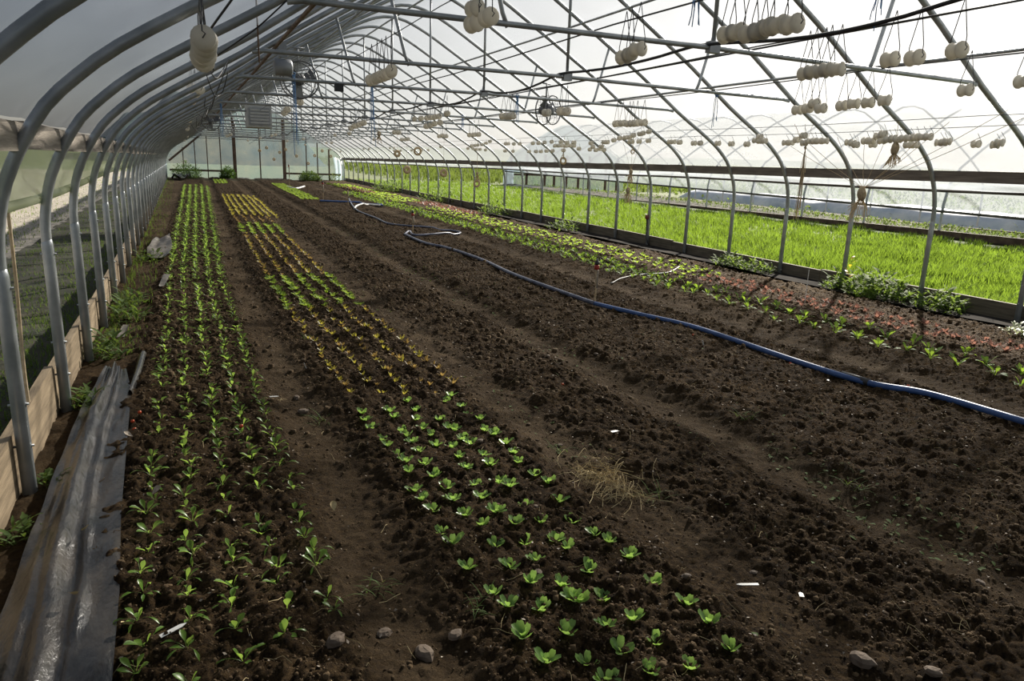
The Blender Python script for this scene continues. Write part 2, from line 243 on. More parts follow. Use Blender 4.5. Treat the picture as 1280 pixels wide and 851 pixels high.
M['stone'] = plain('field_stone', (.085, .062, .043), (.17, .125, .088), .85, scale=14, bump=.3)
M['straw'] = plain('dry_straw', (.42, .31, .14), (.62, .50, .27), .8, scale=30)
M['litter'] = plain('pale_litter', (.24, .19, .14), (.45, .38, .30), .7, scale=50)
M['gravel'] = plain('gravel_yard', (.15, .135, .11), (.38, .345, .29), .95, scale=24, bump=.9, bscale=60)
M['turf'] = plain('rough_turf', (.05, .085, .018), (.13, .15, .045), .95, scale=1.6, bump=.6, bscale=30)
M['shadesoil'] = plain('shadow_toned_weedy_soil', (.022, .026, .011), (.055, .048, .026), .95, scale=3, bump=.8, bscale=40)  # the tunnel's cast shadow is mixed into this dark weedy soil colour
M['hill'] = plain('wooded_hillside', (.040, .070, .078), (.085, .125, .115), 1.0, scale=.35, spec=.1)
M['nbsoil'] = plain('brown_field_soil', (.030, .023, .014), (.066, .054, .033), .95, scale=1.2, bump=.5, bscale=20)
M['rowcover'] = plain('blue_white_row_cover', (.42, .50, .62), (.72, .76, .82), .5, 0, 1.1)
M['darkrail'] = plain('dark_rail', (.07, .065, .06), (.13, .12, .11), .7)
M['fan'] = plain('grey_fan_metal', (.13, .135, .14), (.22, .225, .23), .45, .4)
M['heater'] = plain('painted_grey_box', (.55, .56, .55), (.65, .65, .63), .5)
M['spinach'] = leafmat('spinach_leaf', (.09, .20, .025), (.20, .35, .06), .5, (.62, .88, .14), .33)
M['lettuce'] = leafmat('lettuce_leaf', (.12, .25, .05), (.28, .44, .13), .45, (.58, .90, .15), .28)
M['lime'] = leafmat('lime_lettuce_leaf', (.16, .28, .03), (.27, .39, .05), .45, (.58, .76, .10), .7)
M['yellow'] = leafmat('yellow_green_seedling_leaf', (.24, .25, .03), (.40, .34, .06), .5, (.85, .70, .10))
M['bronze'] = leafmat('bronze_seedling_leaf', (.24, .14, .04), (.34, .23, .06), .5, (.66, .45, .13))
M['redleaf'] = leafmat('red_lettuce_leaf', (.11, .045, .035), (.18, .095, .070), .4, (.36, .18, .13), .6)
M['brassica'] = leafmat('green_brassica_leaf', (.08, .19, .02), (.17, .31, .04), .5, (.50, .70, .07), .6)
M['grass'] = leafmat('bright_grass_blade', (.022, .060, .006), (.145, .225, .022), .5, (.28, .42, .04), .55, 2.2)
M['weed'] = leafmat('weed_leaf', (.05, .10, .018), (.11, .17, .035), .4, (.28, .40, .06), .8)
M['weed_pale'] = leafmat('pale_weed_leaf', (.22, .27, .13), (.36, .40, .24), .3, (.5, .55, .3))
M['yellowleaf'] = leafmat('yellow_dying_leaf', (.55, .38, .02), (.65, .45, .03), .45, (.9, .65, .05))
M['crop_far'] = leafmat('field_crop_leaf', (.08, .13, .02), (.15, .20, .04), .4, (.30, .42, .08), .95, 3)
M['groundcover'] = plain('dull_black_groundcover', (.012, .012, .013), (.035, .031, .027), 1.0, 0, 3, spec=.03)
M['scrap'] = plain('dirty_grey_plastic', (.09, .078, .062), (.20, .18, .15), .5, 0, 9)
M['meadow'] = leafmat('olive_meadow_blade', (.05, .075, .012), (.115, .15, .028), .4, (.20, .27, .05), .8, .35)
M['board_r'] = plain('weed_shaded_board', (.075, .062, .044), (.16, .135, .10), .85, scale=5, bump=.4, bscale=30, stretch=(6, .5, 6))  # dark board whose colour also carries the shading of the weeds
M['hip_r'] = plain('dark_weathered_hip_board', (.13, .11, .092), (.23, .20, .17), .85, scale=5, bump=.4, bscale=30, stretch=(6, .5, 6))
M['steel_pale'] = plain('glare_paled_steel', (.60, .62, .64), (.70, .72, .74), .5, .2)  # neighbour hoops: colour lightened so they fade as in haze and glare

# ------------------------------------------------------------------ the tunnel: numbers
S = 1.22; Y0 = 4.925; CX = 3.89; HW = 4.635; YE = 42.75
HALF = [(4.635, .95), (4.635, 1.10), (4.615, 1.25), (4.575, 1.40), (4.50, 1.56), (4.40, 1.72), (4.27, 1.85), (4.10, 1.985), (3.80, 2.17), (3.32, 2.45),
        (2.60, 2.93), (2.05, 3.26), (1.70, 3.47), (1.20, 3.76), (.85, 3.96), (.55, 4.11), (.28, 4.215), (0, 4.255)]
def catmull(P, k=3):
    out = []
    for i in range(len(P)-1):
        p0 = np.array(P[max(i-1, 0)]); p1 = np.array(P[i]); p2 = np.array(P[i+1]); p3 = np.array(P[min(i+2, len(P)-1)])
        for j in range(k):
            t = j/k; out.append(tuple(.5*((2*p1)+(-p0+p2)*t+(2*p0-5*p1+4*p2-p3)*t*t+(-p0+3*p1-3*p2+p3)*t**3)))
    out.append(tuple(P[-1])); return out
PROF = [(-u, z) for u, z in HALF] + [(u, z) for u, z in reversed(HALF[:-1])]
PROFS = catmull(PROF, 2)

# ------------------------------------------------------------------ ground
ys = [.7]
while ys[-1] < YE+.3: ys.append(ys[-1]*1.0052 if ys[-1] > 1.7 else ys[-1]+.009)
ys = np.array(ys); xs = np.concatenate([np.arange(-.82, 2.6, .0112), np.arange(2.6, 5.2, .019), np.arange(5.2, 8.62, .032)])
XX, YY = np.meshgrid(xs, ys); ZZ = soil(XX, YY)
me = grid_mesh('floor', np.stack([XX, YY, ZZ], -1)[:, ::-1])
dry = (1-bedmask(XX, YY)); dry *= np.clip(.25+1.3*(vn(XX*3, YY*1.2, 9)-.25), 0, 1)*(XX < 5.5)
dry = np.maximum(dry*.6, .5*(vn(XX*2, YY*1.1, 11) > .72)*(XX > 5)); at = me.attributes.new('packed', 'FLOAT', 'POINT'); at.data.foreach_set('value', dry[:, ::-1].astype(np.float32).ravel())
tag(link('floor', me, M['soil'], smooth=True), 'dark crumbly bed soil covering the whole floor of the polytunnel', kind='structure')
# soil clods lying on the beds
cb = []
for k in range(4):
    V = np.array([(-1,-1,-.6),(1,-1,-.6),(1,1,-.6),(-1,1,-.6),(-.8,-.8,.6),(.8,-.8,.6),(.8,.8,.6),(-.8,.8,.6),(0,0,.95)], float)*rng.uniform(.7, 1.25, (9, 3))
    F = np.array([(0,1,5),(0,5,4),(1,2,6),(1,6,5),(2,3,7),(2,7,6),(3,0,4),(3,4,7),(4,5,8),(5,6,8),(6,7,8),(7,4,8)]); cb.append((V, F))
n = 95000; d = 1.25*np.exp(rng.uniform(0, 2.75, n)); cx = rng.uniform(-.35, 8.2, n)*np.clip(.25+d/4, 0, 1); keep = rng.uniform(0, 1, n) < (.25+.75*bedmask(cx, d)); cx = cx[keep]; d = d[keep]
size = (.0018+.0035*rng.uniform(0, 1, len(d))**2.5+.010*rng.uniform(0, 1, len(d))**18)*np.clip(d/3, .9, 1.9)
T = np.stack([cx, d, soil(cx, d)+size*.25], -1); kk = rng.integers(0, 4, len(d)); yw = rng.uniform(0, 6.3, len(d))
V, F = merge([inst(cb[k], T[kk == k], yw[kk == k], size[kk == k]) for k in range(4)])
tag(link('soil_clods', mesh_np('soil_clods', V, F), M['clod']), 'loose crumbs and clods of dark soil strewn over the beds', 'soil', kind='stuff')

def terrain(name, x0, x1, y0, y1, nx, ny, zf, mat, label, px=1.0):
    X = np.linspace(0, 1, nx)**px*(x1-x0)+x0; Y = np.linspace(0, 1, ny)**1.6*(y1-y0)+y0; A, B = np.meshgrid(X, Y)
    return tag(link(name, grid_mesh(name, np.stack([A, B, zf(A, B)], -1)[:, ::-1]), mat, smooth=True), label, kind='structure')
def zr(x, y): return rise(y)-.03+.012*np.maximum(0, y-48)+.0*x+(vn(x*.8, y*.8, 21)-.5)*.05-.36*sst(18.8, 27, x)+np.maximum(0, x-40)*.01+np.maximum(0, y-60)*.02*vn(x*.02, y*.02, 5)
terrain('ground_field', 8.55, 260, -6, 320, 90, 160, zr, M['turf'], 'rough green field stretching away beyond the right side of the tunnel', 2.0)
terrain('ground_behind', -60, 8.55, YE+.3, 320, 40, 60, lambda x, y: rise(y)-.05+.02*np.maximum(0, y-50), M['turf'], 'rough ground behind the end wall of the tunnel')
def zl(x, y): return rise(y)-.02+(vn(x*1.5, y*1.5, 31)-.5)*.06+(vn(x*9, y*9, 32)-.5)*.03*(x < -2.2)
terrain('ground_gravel', -40, -2.3, -6, 90, 120, 160, zl, M['gravel'], 'pale gravel yard outside the left side of the tunnel', 1.0)
terrain('ground_verge', -2.35, -.80, -6, YE+.3, 40, 160, lambda x, y: zl(x, y)+.0, M['shadesoil'], 'weedy verge between left posts and gravel, coloured dark for the tunnel shadow')
hx = np.linspace(-9, 13.5, 60); hy = np.array([70, 74, 80, 88, 100.]); A, B = np.meshgrid(hx, hy)
Hh = np.array([0, 3.2, 5.2, 6.5, 7.5])[:, None]*(.75+.5*vn(A*.25, B*.05, 41))*np.clip((13.5-A)/3, 0, 1)*np.clip((A+9)/4, 0, 1)
tag(link('hill', grid_mesh('hill', np.stack([A, B, Hh+.3], -1)[:, ::-1]), M['hill'], smooth=True), 'dark wooded bank showing as a dim shape through the end wall film', kind='structure')

# ------------------------------------------------------------------ roof film
yy = np.arange(-4*S+Y0-S, YE+.01, S/4); pf = np.array(catmull([(-4.462, 1.645)]+[(u, z) for u, z in PROF if z > 1.7]+[(4.462, 1.645)], 2))
tang = np.gradient(pf, axis=0); nrm = np.stack([-tang[:, 1], tang[:, 0]], -1); nrm /= np.linalg.norm(nrm, axis=1)[:, None]
P = np.zeros((len(yy), len(pf), 3))
for i, y in enumerate(yy):
    ph = ((y-Y0)/S) % 1.0; sag = .034-.022*math.sin(math.pi*ph)+0*y
    w = (vn(np.arange(len(pf))*.35, np.full(len(pf), y*1.3), 51)-.5)*.016*math.sin(math.pi*ph)
    q = pf+nrm*(sag+w)[:, None]; P[i, :, 0] = CX+q[:, 0]; P[i, :, 1] = y; P[i, :, 2] = q[:, 1]
tag(link('ceiling', grid_mesh('ceiling', P), M['film'], smooth=True), 'milky translucent plastic film stretched over the hoops as the roof', kind='structure')

# ------------------------------------------------------------------ hoops with cross ties
m = MB(); m.tube([(CX+u, 0, z) for u, z in PROFS], .0275, 10); arch_me = m.mesh('arch')
post_me = []
for sgn in (-1, 1):
    m = MB(); m.tube([(CX+sgn*HW, 0, -.25), (CX+sgn*HW, 0, 1.0), (CX+sgn*HW, 0, 1.05)], [.0315, .0315, .024], 10)
    for zz in (.22, .42, .95): m.tube([(CX+sgn*HW-.04, 0, zz), (CX+sgn*HW+.04, 0, zz)], .006, 6)
    post_me.append(m.mesh('ground_post'))
def xat(u):                                    # height of the hoop at |u|
    for (a, za), (b, zb) in zip(HALF, HALF[1:]):
        if b <= u <= a: return za+(zb-za)*(a-u)/(a-b)
TZ = 2.50; TU = 3.235
m = MB(); m.tube([(CX-TU, 0, TZ-.03), (CX-TU+.1, 0, TZ-.012), (CX, 0, TZ+.0), (CX+TU-.1, 0, TZ-.03), (CX+TU, 0, TZ-.045)], .0205, 8)
tie_me = m.mesh('cross_tie')
m = MB(); m.tube([(CX+.02, 0, TZ), (CX+.02, 0, 4.24)], .017, 8); king_me = m.mesh('king_post')
strut_me = []
for sgn in (-1, 1):
    m = MB(); m.tube([(CX+sgn*1.76, 0, TZ-.03), (CX+sgn*1.80, .0, TZ+.06), (CX+sgn*2.0, 0, xat(2.0))], .017, 8); strut_me.append(m.mesh('strut'))
m = MB(); m.box(CX-.03, CX+.07, -.03, .03, TZ-.04, TZ+.045); clamp_me = m.mesh('clamp')
for me_ in (arch_me, tie_me, king_me, *post_me, *strut_me): me_.materials.append(M['steel']); me_.polygons.foreach_set('use_smooth', np.ones(len(me_.polygons), dtype=bool))
clamp_me.materials.append(M['steel_dull'])
for n_, k in enumerate(range(-3, 32)):
    h = empty('greenhouse_hoop', (0, Y0+k*S, 0)); tie = (k % 2 == 0)
    tag(h, 'galvanised steel tunnel hoop %s, %s hoop from the camera' % ('with a braced cross tie' if tie else 'without a cross tie', ordn(n_+1)), 'hoop', 'hoops carrying the tunnel roof')
    link('arch', arch_me, None, h); link('ground_post', post_me[0], None, h); link('ground_post', post_me[1], None, h)
    if tie:
        link('cross_tie', tie_me, None, h); link('king_post', king_me, None, h); link('strut', strut_me[0], None, h); link('strut', strut_me[1], None, h); link('clamp', clamp_me, None, h)

# purlins along the tunnel
def purlin(u, z, r, mat, label):
    m = MB(); m.tube([(CX+u, 1.0+i*3.5, z-.012*(i % 2)) for i in range(12)]+[(CX+u, YE, z)], r, 8); tag(m.build('purlin_pipe', mat, smooth=True), label, 'pipe', 'purlins running the length of the roof')
purlin(0, 4.21, .016, M['steel'], 'steel purlin running along the ridge under the hoop tops')
purlin(1.48, xat(1.48)-.042, .016, M['steel'], 'upper steel purlin clamped under the right roof slope')
purlin(2.9, xat(2.9)-.042, .016, M['steel'], 'lower steel purlin clamped under the right roof slope')
purlin(-2.88, xat(2.88)-.042, .018, M['rust'], 'rusty brown purlin clamped under the left roof slope')
purlin(-1.48, xat(1.48)-.042, .016, M['steel'], 'upper steel purlin clamped under the left roof slope')

# ------------------------------------------------------------------ hip boards, baseboards, curtains
def boards(name, label, x0, x1, z0, z1, mat, L=3.66, y0=.2, yend=YE, jit=.012, follow=False, skip=()):
    root = empty(name, (0, 0, 0)); tag(root, label, kind='structure'); y = y0; i = 0
    while y < yend:
        y1 = min(y+L, yend)
        if i not in skip:
            a = float(rise(y)) if follow else 0; b = float(rise(y1)) if follow else 0; j = random.uniform(-jit, jit); m = MB(); g = .008
            rows = [(y+g, a+j), ((y+y1)/2, (a+b)/2+j+random.uniform(-jit, jit)*.5), (y1-g, b+j)]
            V = []; F = []
            for q, dz in rows: V += [(x0, q, z0+dz), (x1, q, z0+dz), (x1, q, z1+dz), (x0, q, z1+dz)]
            for k in range(2):
                for c in range(4): F.append((k*4+c, k*4+(c+1) % 4, k*4+4+(c+1) % 4, k*4+4+c))
            F += [(3, 2, 1, 0), (8, 9, 10, 11)]; m.add(V, F); m.build('plank', mat, root)
        y = y1; i += 1
    return root
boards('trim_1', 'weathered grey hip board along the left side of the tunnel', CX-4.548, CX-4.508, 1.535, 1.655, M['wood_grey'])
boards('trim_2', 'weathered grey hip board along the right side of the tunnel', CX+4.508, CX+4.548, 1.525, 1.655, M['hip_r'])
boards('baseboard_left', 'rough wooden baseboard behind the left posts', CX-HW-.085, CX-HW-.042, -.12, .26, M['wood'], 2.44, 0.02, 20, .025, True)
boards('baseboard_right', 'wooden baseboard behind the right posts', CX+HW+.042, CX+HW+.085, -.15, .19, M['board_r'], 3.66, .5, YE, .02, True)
def curtain(name, label, x, zt, zb, mat, matroll, r, billow):
    root = empty(name); tag(root, label, kind='structure'); Y = np.arange(.3, YE-.2, .22); nz = 9; P = np.zeros((len(Y), nz, 3))
    for j in range(nz):
        t = j/(nz-1); zbv = np.array([zb(y) for y in Y]); P[:, j, 1] = Y; P[:, j, 2] = zt+(zbv-zt)*t
        P[:, j, 0] = x+billow*(np.sin(t*math.pi)*.5+(vn(Y*2.1+t*1.5, np.full(len(Y), t*2.0), 61)-.5)*1.6+(vn(Y*4.5-t*2.5, np.full(len(Y), t*3.0), 62)-.5)*.9)
    link('film', grid_mesh(name, P), mat, root, smooth=True)
    m = MB(); m.tube([(x, y, zb(y)-r*.6) for y in np.arange(.3, YE-.2, .8)], r, 8); m.build('roll_pipe', matroll, root, True)
curtain('wall_left', 'green stained plastic side curtain hanging half rolled up on the left', CX-4.66, 1.56, lambda y: 1.285+.012*np.sin(y*.8)+.010*max(0, y-5), M['curtain'], M['curtain'], .026, -.05)
curtain('wall_right', 'cloudy plastic side curtain rolled up under the right hip board', CX+4.66, 1.56, lambda y: 1.435+.012*np.sin(y*.7), M['curtain_r'], M['darkrail'], .018, .02)

# ------------------------------------------------------------------ end wall
root = empty('wall_end', (0, YE, 0)); tag(root, 'plastic film end wall framed with dark wooden studs', kind='structure')
V = [(CX+u, 0, z) for u, z in PROFS]; V = [(CX-HW, 0, .2)]+V+[(CX+HW, 0, .2)]; n = len(V)//2
F = [(i, i+1, len(V)-2-i, len(V)-1-i) for i in range(n-1)]
link('film', mesh_np('end_film', V, F), M['film_end'], root, loc=(0, .06, 0))
for x, zt, w in ((.09, 1.9, .045), (.67, 2.3, .045), (1.27, 2.55, .045), (1.93, 3.1, .05), (3.94, 3.9, .06), (6.41, 2.75, .05), (7.02, 2.4, .05), (7.66, 2.1, .07)):
    m = MB(); m.box(x-w/2, x+w/2, -.06, .03, .1, zt); m.build('stud', M['wood_dark'], root)
for x in (2.63, 5.21):
    m = MB(); m.box(x-.085, x+.085, -.09, .03, .1, 3.55); m.build('door_post', M['wood_dark'], root)
for x0, x1, z in ((-.6, 2.6, .74), (5.26, 8.3, .70), (2.63, 5.21, 2.55)):
    m = MB(); m.box(x0, x1, -.10, -.06, z-.05, z+.05); m.build('rail', M['wood_dark'], root)
m = MB(); m.tube([(-.6, -.08, 1.2), (1.05, -.08, 2.62)], .05, 4); m.build('rafter_brace', M['wood_dark'], root)
m = MB(); m.tube([(.3, -.05, 2.42), (8.3, -.05, 2.42)], .02, 6); m.build('rail', M['steel_dull'], root)
V = []; F = []
for i in range(9):
    a = i/8; xx = 7.98+.5*a; yo = -.10+.05*math.sin(a*14)
    V += [(xx, yo, .22), (xx+.02*math.sin(a*9), yo+.02, 1.0), (xx-.12*(1-a), yo, 1.66)]
for i in range(8):
    for j in range(2): F.append((i*3+j, i*3+3+j, i*3+4+j, i*3+1+j))
link('film_flap', mesh_np('film_flap', V, F), M['flap'], root, smooth=True)

# ------------------------------------------------------------------ leaves and plants
def leaf(length, width, pet=.35, arch=.5, lift=.6, fold=.35, prof='ellipse', n=6, droop=0.0, wave=0.0):
    """one leaf from the origin along +X: a narrow stalk then a folded blade; returns V,F(quads)"""
    V = []; F = []
    for i in range(n+1):
        t = i/n; ang = lift-arch*t; 
        if i == 0: x = z = 0.0
        else: x += length/n*math.cos(ang); z += length/n*math.sin(ang)
        if t <= pet: w = width*.055
        else:
            s = (t-pet)/(1-pet)
            if prof == 'ellipse': w = width*.5*max(.03, math.sin(math.pi*min(.98, s*.93+.07))**.8)
            elif prof == 'obovate': w = width*.5*max(.10, math.sin(math.pi*min(.90, s*.80+.10))**.7*(0.55+.45*s))
            elif prof == 'lobed': w = width*.5*max(.08, math.sin(math.pi*min(.95, s*.85+.1)))*(1 if i % 2 else .55)
            else: w = width*.5*(1-s)
        dz = fold*w+wave*width*((i % 2)-.5)
        V += [(x, -w, z+dz), (x, 0, z), (x, w, z+dz-2*wave*width*((i % 2)-.5))]
    for i in range(n):
        for j in range(2): F.append((i*3+j, i*3+3+j, i*3+4+j, i*3+1+j))
    return np.array(V, float), np.array(F)
def rosette(leaves, n, r0=.004, seed=0, smin=.7):
    g = np.random.default_rng(seed); spec = []
    for i in range(n):
        a = 2*math.pi*i/n+g.uniform(-.35, .35); spec.append((int(g.integers(0, len(leaves))), a, g.uniform(smin, 1.0)))
    return spec
def plant_vf(leaves, spec):
    return merge([inst(leaves[k], np.zeros((1, 3)), np.array([a]), [s]) for k, a, s in spec])
class Kind:
    def __init__(s, name, leaves, specs, mat):
        s.name = name; s.leaves = leaves; s.specs = specs; s.mat = mat
        s.vf = [plant_vf(leaves, sp) for sp in specs]; s.me = []; s.lm = []
        for v, f in s.vf:
            me = mesh_np(name, v, f); me.materials.append(mat); me.polygons.foreach_set('use_smooth', np.ones(len(f), dtype=bool)); s.me.append(me)
        for v, f in leaves:
            me = mesh_np('leaf', v, f); me.materials.append(mat); me.polygons.foreach_set('use_smooth', np.ones(len(f), dtype=bool)); s.lm.append(me)
    def place(s, x, y, scale, label, cat, group, parts=False, dz=-.006):
        k = random.randrange(len(s.specs)); z = sz(x, y)+dz; yaw = random.uniform(0, 6.28)
        tl = (random.uniform(-.12, .12), random.uniform(-.12, .12), yaw)
        if parts:
            o = empty(s.name, (x, y, z)); o.rotation_euler = tl; o.scale = (scale,)*3
            for li, a, sc in s.specs[k]:
                c = link('leaf', s.lm[li], None, o); c.rotation_euler = (0, 0, a); c.scale = (sc,)*3
        else:
            o = link(s.name, s.me[k]); o.location = (x, y, z); o.rotation_euler = tl; o.scale = (scale,)*3
        tag(o, label, cat, group); return o
    def stuff(s, name, pts, scales, label, cat):
        pts = np.asarray(pts, float); n = len(pts); T = np.stack([pts[:, 0], pts[:, 1], soil(pts[:, 0], pts[:, 1])-.006], -1); kk = rng.integers(0, len(s.vf), n); yw = rng.uniform(0, 6.28, n); scales = np.asarray(scales)
        V, F = merge([inst(s.vf[k], T[kk == k], yw[kk == k], scales[kk == k]) for k in range(len(s.vf)) if (kk == k).any()])
        tag(link(name, mesh_np(name, V, F), s.mat, smooth=True), label, cat, kind='stuff')
spin_l = [leaf(.085, .026, .45, .9, 1.25, .5), leaf(.075, .030, .40, .6, 1.0, .4), leaf(.095, .016, .5, 1.5, 1.0, .5), leaf(.065, .028, .4, .3, 1.35, .45), leaf(.055, .022, .35, .9, .8, .3), leaf(.10, .012, .6, 1.9, 1.1, .3)]
K_spin = Kind('spinach_seedling', spin_l, [rosette(spin_l, n, seed=s) for s, n in ((1, 6), (2, 7), (3, 5), (4, 8), (5, 6), (6, 7))], M['spinach'])
let_l = [leaf(.050, .031, .12, -.5, .45, .35, 'obovate', 6, 0, .07), leaf(.046, .030, .12, -.7, .30, .4, 'obovate', 6, 0, -.06), leaf(.034, .026, .1, .2, 1.15, .4, 'obovate', 5, 0, .06), leaf(.052, .030, .15, .1, .60, .3, 'obovate', 6, 0, .05)]
K_let = Kind('lettuce_seedling', let_l, [rosette(let_l, n, seed=s+20, smin=.75) for s, n in ((1, 7), (2, 8), (3, 7), (4, 9), (5, 8))], M['lettuce'])
yel_l = [leaf(.045, .015, .2, .2, .95, .4, 'lobed', 6), leaf(.040, .014, .2, -.1, .7, .4, 'lobed', 6), leaf(.030, .012, .2, .1, 1.2, .4, 'ellipse', 4)]
K_yel = Kind('yellow_seedling', yel_l, [rosette(yel_l, n, seed=s+40) for s, n in ((1, 5), (2, 6), (3, 5), (4, 7))], M['yellow'])
K_bro = Kind('bronze_seedling', yel_l, [rosette(yel_l, n, seed=s+50) for s, n in ((1, 6), (2, 7), (3, 6), (4, 8))], M['bronze'])
lime_l = [leaf(.062, .034, .15, .3, .8, .35, 'obovate', 5, 0, .06), leaf(.055, .030, .15, .0, .55, .3, 'obovate', 5, 0, -.06), leaf(.045, .028, .1, .4, 1.2, .35, 'obovate', 5, 0, .05)]
K_lime = Kind('lime_lettuce', lime_l, [rosette(lime_l, n, seed=s+60) for s, n in ((1, 7), (2, 8), (3, 7))], M['lime'])
red_l = [leaf(.070, .034, .2, .2, .9, .3, 'lobed', 6, 0, .06), leaf(.060, .030, .2, .0, .6, .3, 'lobed', 6, 0, -.06), leaf(.050, .026, .1, .4, 1.25, .3, 'obovate', 5)]
K_red = Kind('red_lettuce', red_l, [rosette(red_l, n, seed=s+70) for s, n in ((1, 7), (2, 8), (3, 6))], M['redleaf'])
bra_l = [leaf(.16, .058, .45, .5, 1.15, .15, 'lobed', 9, 0, .03), leaf(.15, .055, .45, .9, 1.0, .1, 'obovate', 8, 0, .05), leaf(.12, .045, .4, .6, 1.3, .2, 'obovate', 7, 0, .04), leaf(.13, .05, .5, 1.3, .9, .1, 'lobed', 9, 0, .04)]
K_bra = Kind('brassica_plant', bra_l, [rosette(bra_l, n, seed=s+80) for s, n in ((1, 8), (2, 9), (3, 7), (4, 10))], M['brassica'])

# spinach bed: five rows, the nearest 300 one by one
ROWN = ['leftmost', 'second', 'middle', 'fourth', 'rightmost']
rest = []; cand = []
for r in range(5):
    y = 1.98+.05*r; i = 0
    while y < 33.5:
        yy_ = y+random.uniform(-.03, .03); x = .07+(r-2)*.146*(1+.018*max(0, y-9))+float(drift(y))+random.uniform(-.018, .018)
        if random.random() > .04: cand.append((yy_, x, r))
        y += .148 if y < 12 else .16
cand.sort(); cnt = [0]*5
for q, (y, x, r) in enumerate(cand):
    if q < 300:
        cnt[r] += 1
        K_spin.place(x, y, random.uniform(.8, 1.15), 'green spinach seedling, %s from the near end of the %s spinach row' % (ordn(cnt[r]), ROWN[r]), 'seedling', 'spinach seedlings in five rows', parts=(q < 90))
    else: rest.append((x, y))
K_spin.stuff('spinach_rows', rest, rng.uniform(1.0, 1.45, len(rest)), 'distant spinach seedlings running on in five rows to the far end', 'seedlings')

# lettuce bed, near block: every plant
lr = {}
for i, (x, y) in enumerate(DATA['lettuce']):
    r = min(range(5), key=lambda k: abs(x-(.91, 1.055, 1.195, 1.335, 1.52)[k])); lr[r] = lr.get(r, 0)+1
    sc = random.uniform(1.0, 1.25) if y < 3.6 else random.uniform(1.0, 1.2)
    K_let.place(x, y, sc, 'small bright green lettuce, %s from the near end of the %s lettuce row' % (ordn(lr[r]), ROWN[r]), 'lettuce', 'young lettuces in the near block', parts=True)
def block(kind, ya, yb, step, sc, what, cat, group, us=(.92, 1.10, 1.275, 1.45, 1.64), second=None, maxn=300, stuffname=None, stufflabel=None, dx=True):
    L = []
    for r, u in enumerate(us):
        y = ya+random.uniform(0, step)
        while y < yb:
            if random.random() > .06: L.append((y, u+(float(drift(y)) if dx else 0)+random.uniform(-1, 1)*(.02 if dx else .07), r))
            y += step*random.uniform(.85, 1.15)
    L.sort(); c = [0]*len(us); rest = []; nm = ['leftmost', 'second', 'middle', 'fourth', 'rightmost'] if len(us) == 5 else ['left', 'right'] if len(us) == 2 else ['left', 'middle', 'right'] if len(us) == 3 else ['leftmost', 'second', 'third', 'rightmost']
    for q, (y, x, r) in enumerate(L):
        if q < maxn:
            c[r] += 1; k = second if (second and random.random() < .4) else kind
            k.place(x, y, random.uniform(.85, 1.15)*sc, '%s, %s plant of the %s row' % (what if k is kind else what.replace('yellow-green', 'bronze tinged').replace('bronze red', 'yellowish'), ordn(c[r]), nm[r]), cat, group)
        else: rest.append((x, y))
    if rest: kind.stuff(stuffname, rest, rng.uniform(.85, 1.2, len(rest))*sc, stufflabel, cat+'s')
block(K_yel, 4.42, 7.55, .125, 1.45, 'spindly yellow-green seedling just beyond the near lettuces', 'seedling', 'yellow-green seedlings beyond the near lettuces', second=K_bro)
block(K_lime, 7.5, 9.55, .13, 1.3, 'lime green lettuce in the seedling bed', 'lettuce', 'lime green lettuces in the middle of the seedling bed')
block(K_bro, 9.6, 14.6, .11, 1.5, 'bronze red seedling behind the lime green lettuces', 'seedling', 'bronze red seedlings behind the lime lettuces', second=K_yel)
block(K_lime, 14.6, 16.6, .15, 1.4, 'bright green lettuce in the far cross band', 'lettuce', 'bright lettuces in the far cross band', us=(.92, 1.10, 1.275, 1.45, 1.64))
block(K_bro, 16.7, 18.6, .14, 1.3, 'bronze seedling', 'seedling', 'far bronze seedlings', maxn=0, stuffname='bronze_seedling_rows', stufflabel='distant bronze seedlings in a short band of rows')
block(K_yel, 18.6, 27, .13, 1.9, 'yellow seedling', 'seedling', 'far yellow seedlings', us=(.9, 1.05, 1.2, 1.38, 1.55, 1.72, 1.9), maxn=0, stuffname='yellow_seedling_rows', stufflabel='distant dense yellow-green seedlings towards the end wall')
block(K_lime, 25, 36, .12, 1.6, 'x', 'lettuce', 'x', us=(3.35, 3.5, 3.65, 3.8), maxn=0, stuffname='far_green_bed', stufflabel='narrow green bed of young lettuces near the far door posts')
block(K_lime, 35.5, 39.5, .12, 1.6, 'x', 'lettuce', 'x', us=(.9, 1.05, 1.2, 1.35), maxn=0, stuffname='far_green_patch', stufflabel='small bright green patch of seedlings before the end wall')
# right-hand beds
block(K_bra, 3.25, 8.2, .25, .95, 'leafy green brassica in the near right bed', 'plant', 'leafy brassicas beyond the blue hose', us=(5.85, 6.2), dx=False)
block(K_bra, 8.2, 30, .17, .72, 'x', 'plant', 'x', us=(5.85, 6.02, 6.2, 6.37), maxn=0, stuffname='brassica_rows', stufflabel='distant rows of leafy green plants right of the hose', dx=False)
block(K_red, 3.2, 8.4, .13, 1.3, 'brownish red lettuce near the right baseboard', 'lettuce', 'red lettuces near the right baseboard', us=(6.78, 6.98, 7.18), dx=False)
block(K_lime, 8.5, 22, .145, 1.25, 'pale green lettuce along the right side', 'lettuce', 'pale green lettuces along the right side', us=(6.75, 6.97, 7.2, 7.42), maxn=200, stuffname='pale_lettuce_rows', stufflabel='distant pale green lettuces in rows along the right side', dx=False)
block(K_red, 19.5, 24.5, .12, 1.6, 'x', 'lettuce', 'x', us=(7.3, 7.5, 7.7), maxn=0, stuffname='far_red_lettuce_patch', stufflabel='distant red lettuce patch along the right side', dx=False)
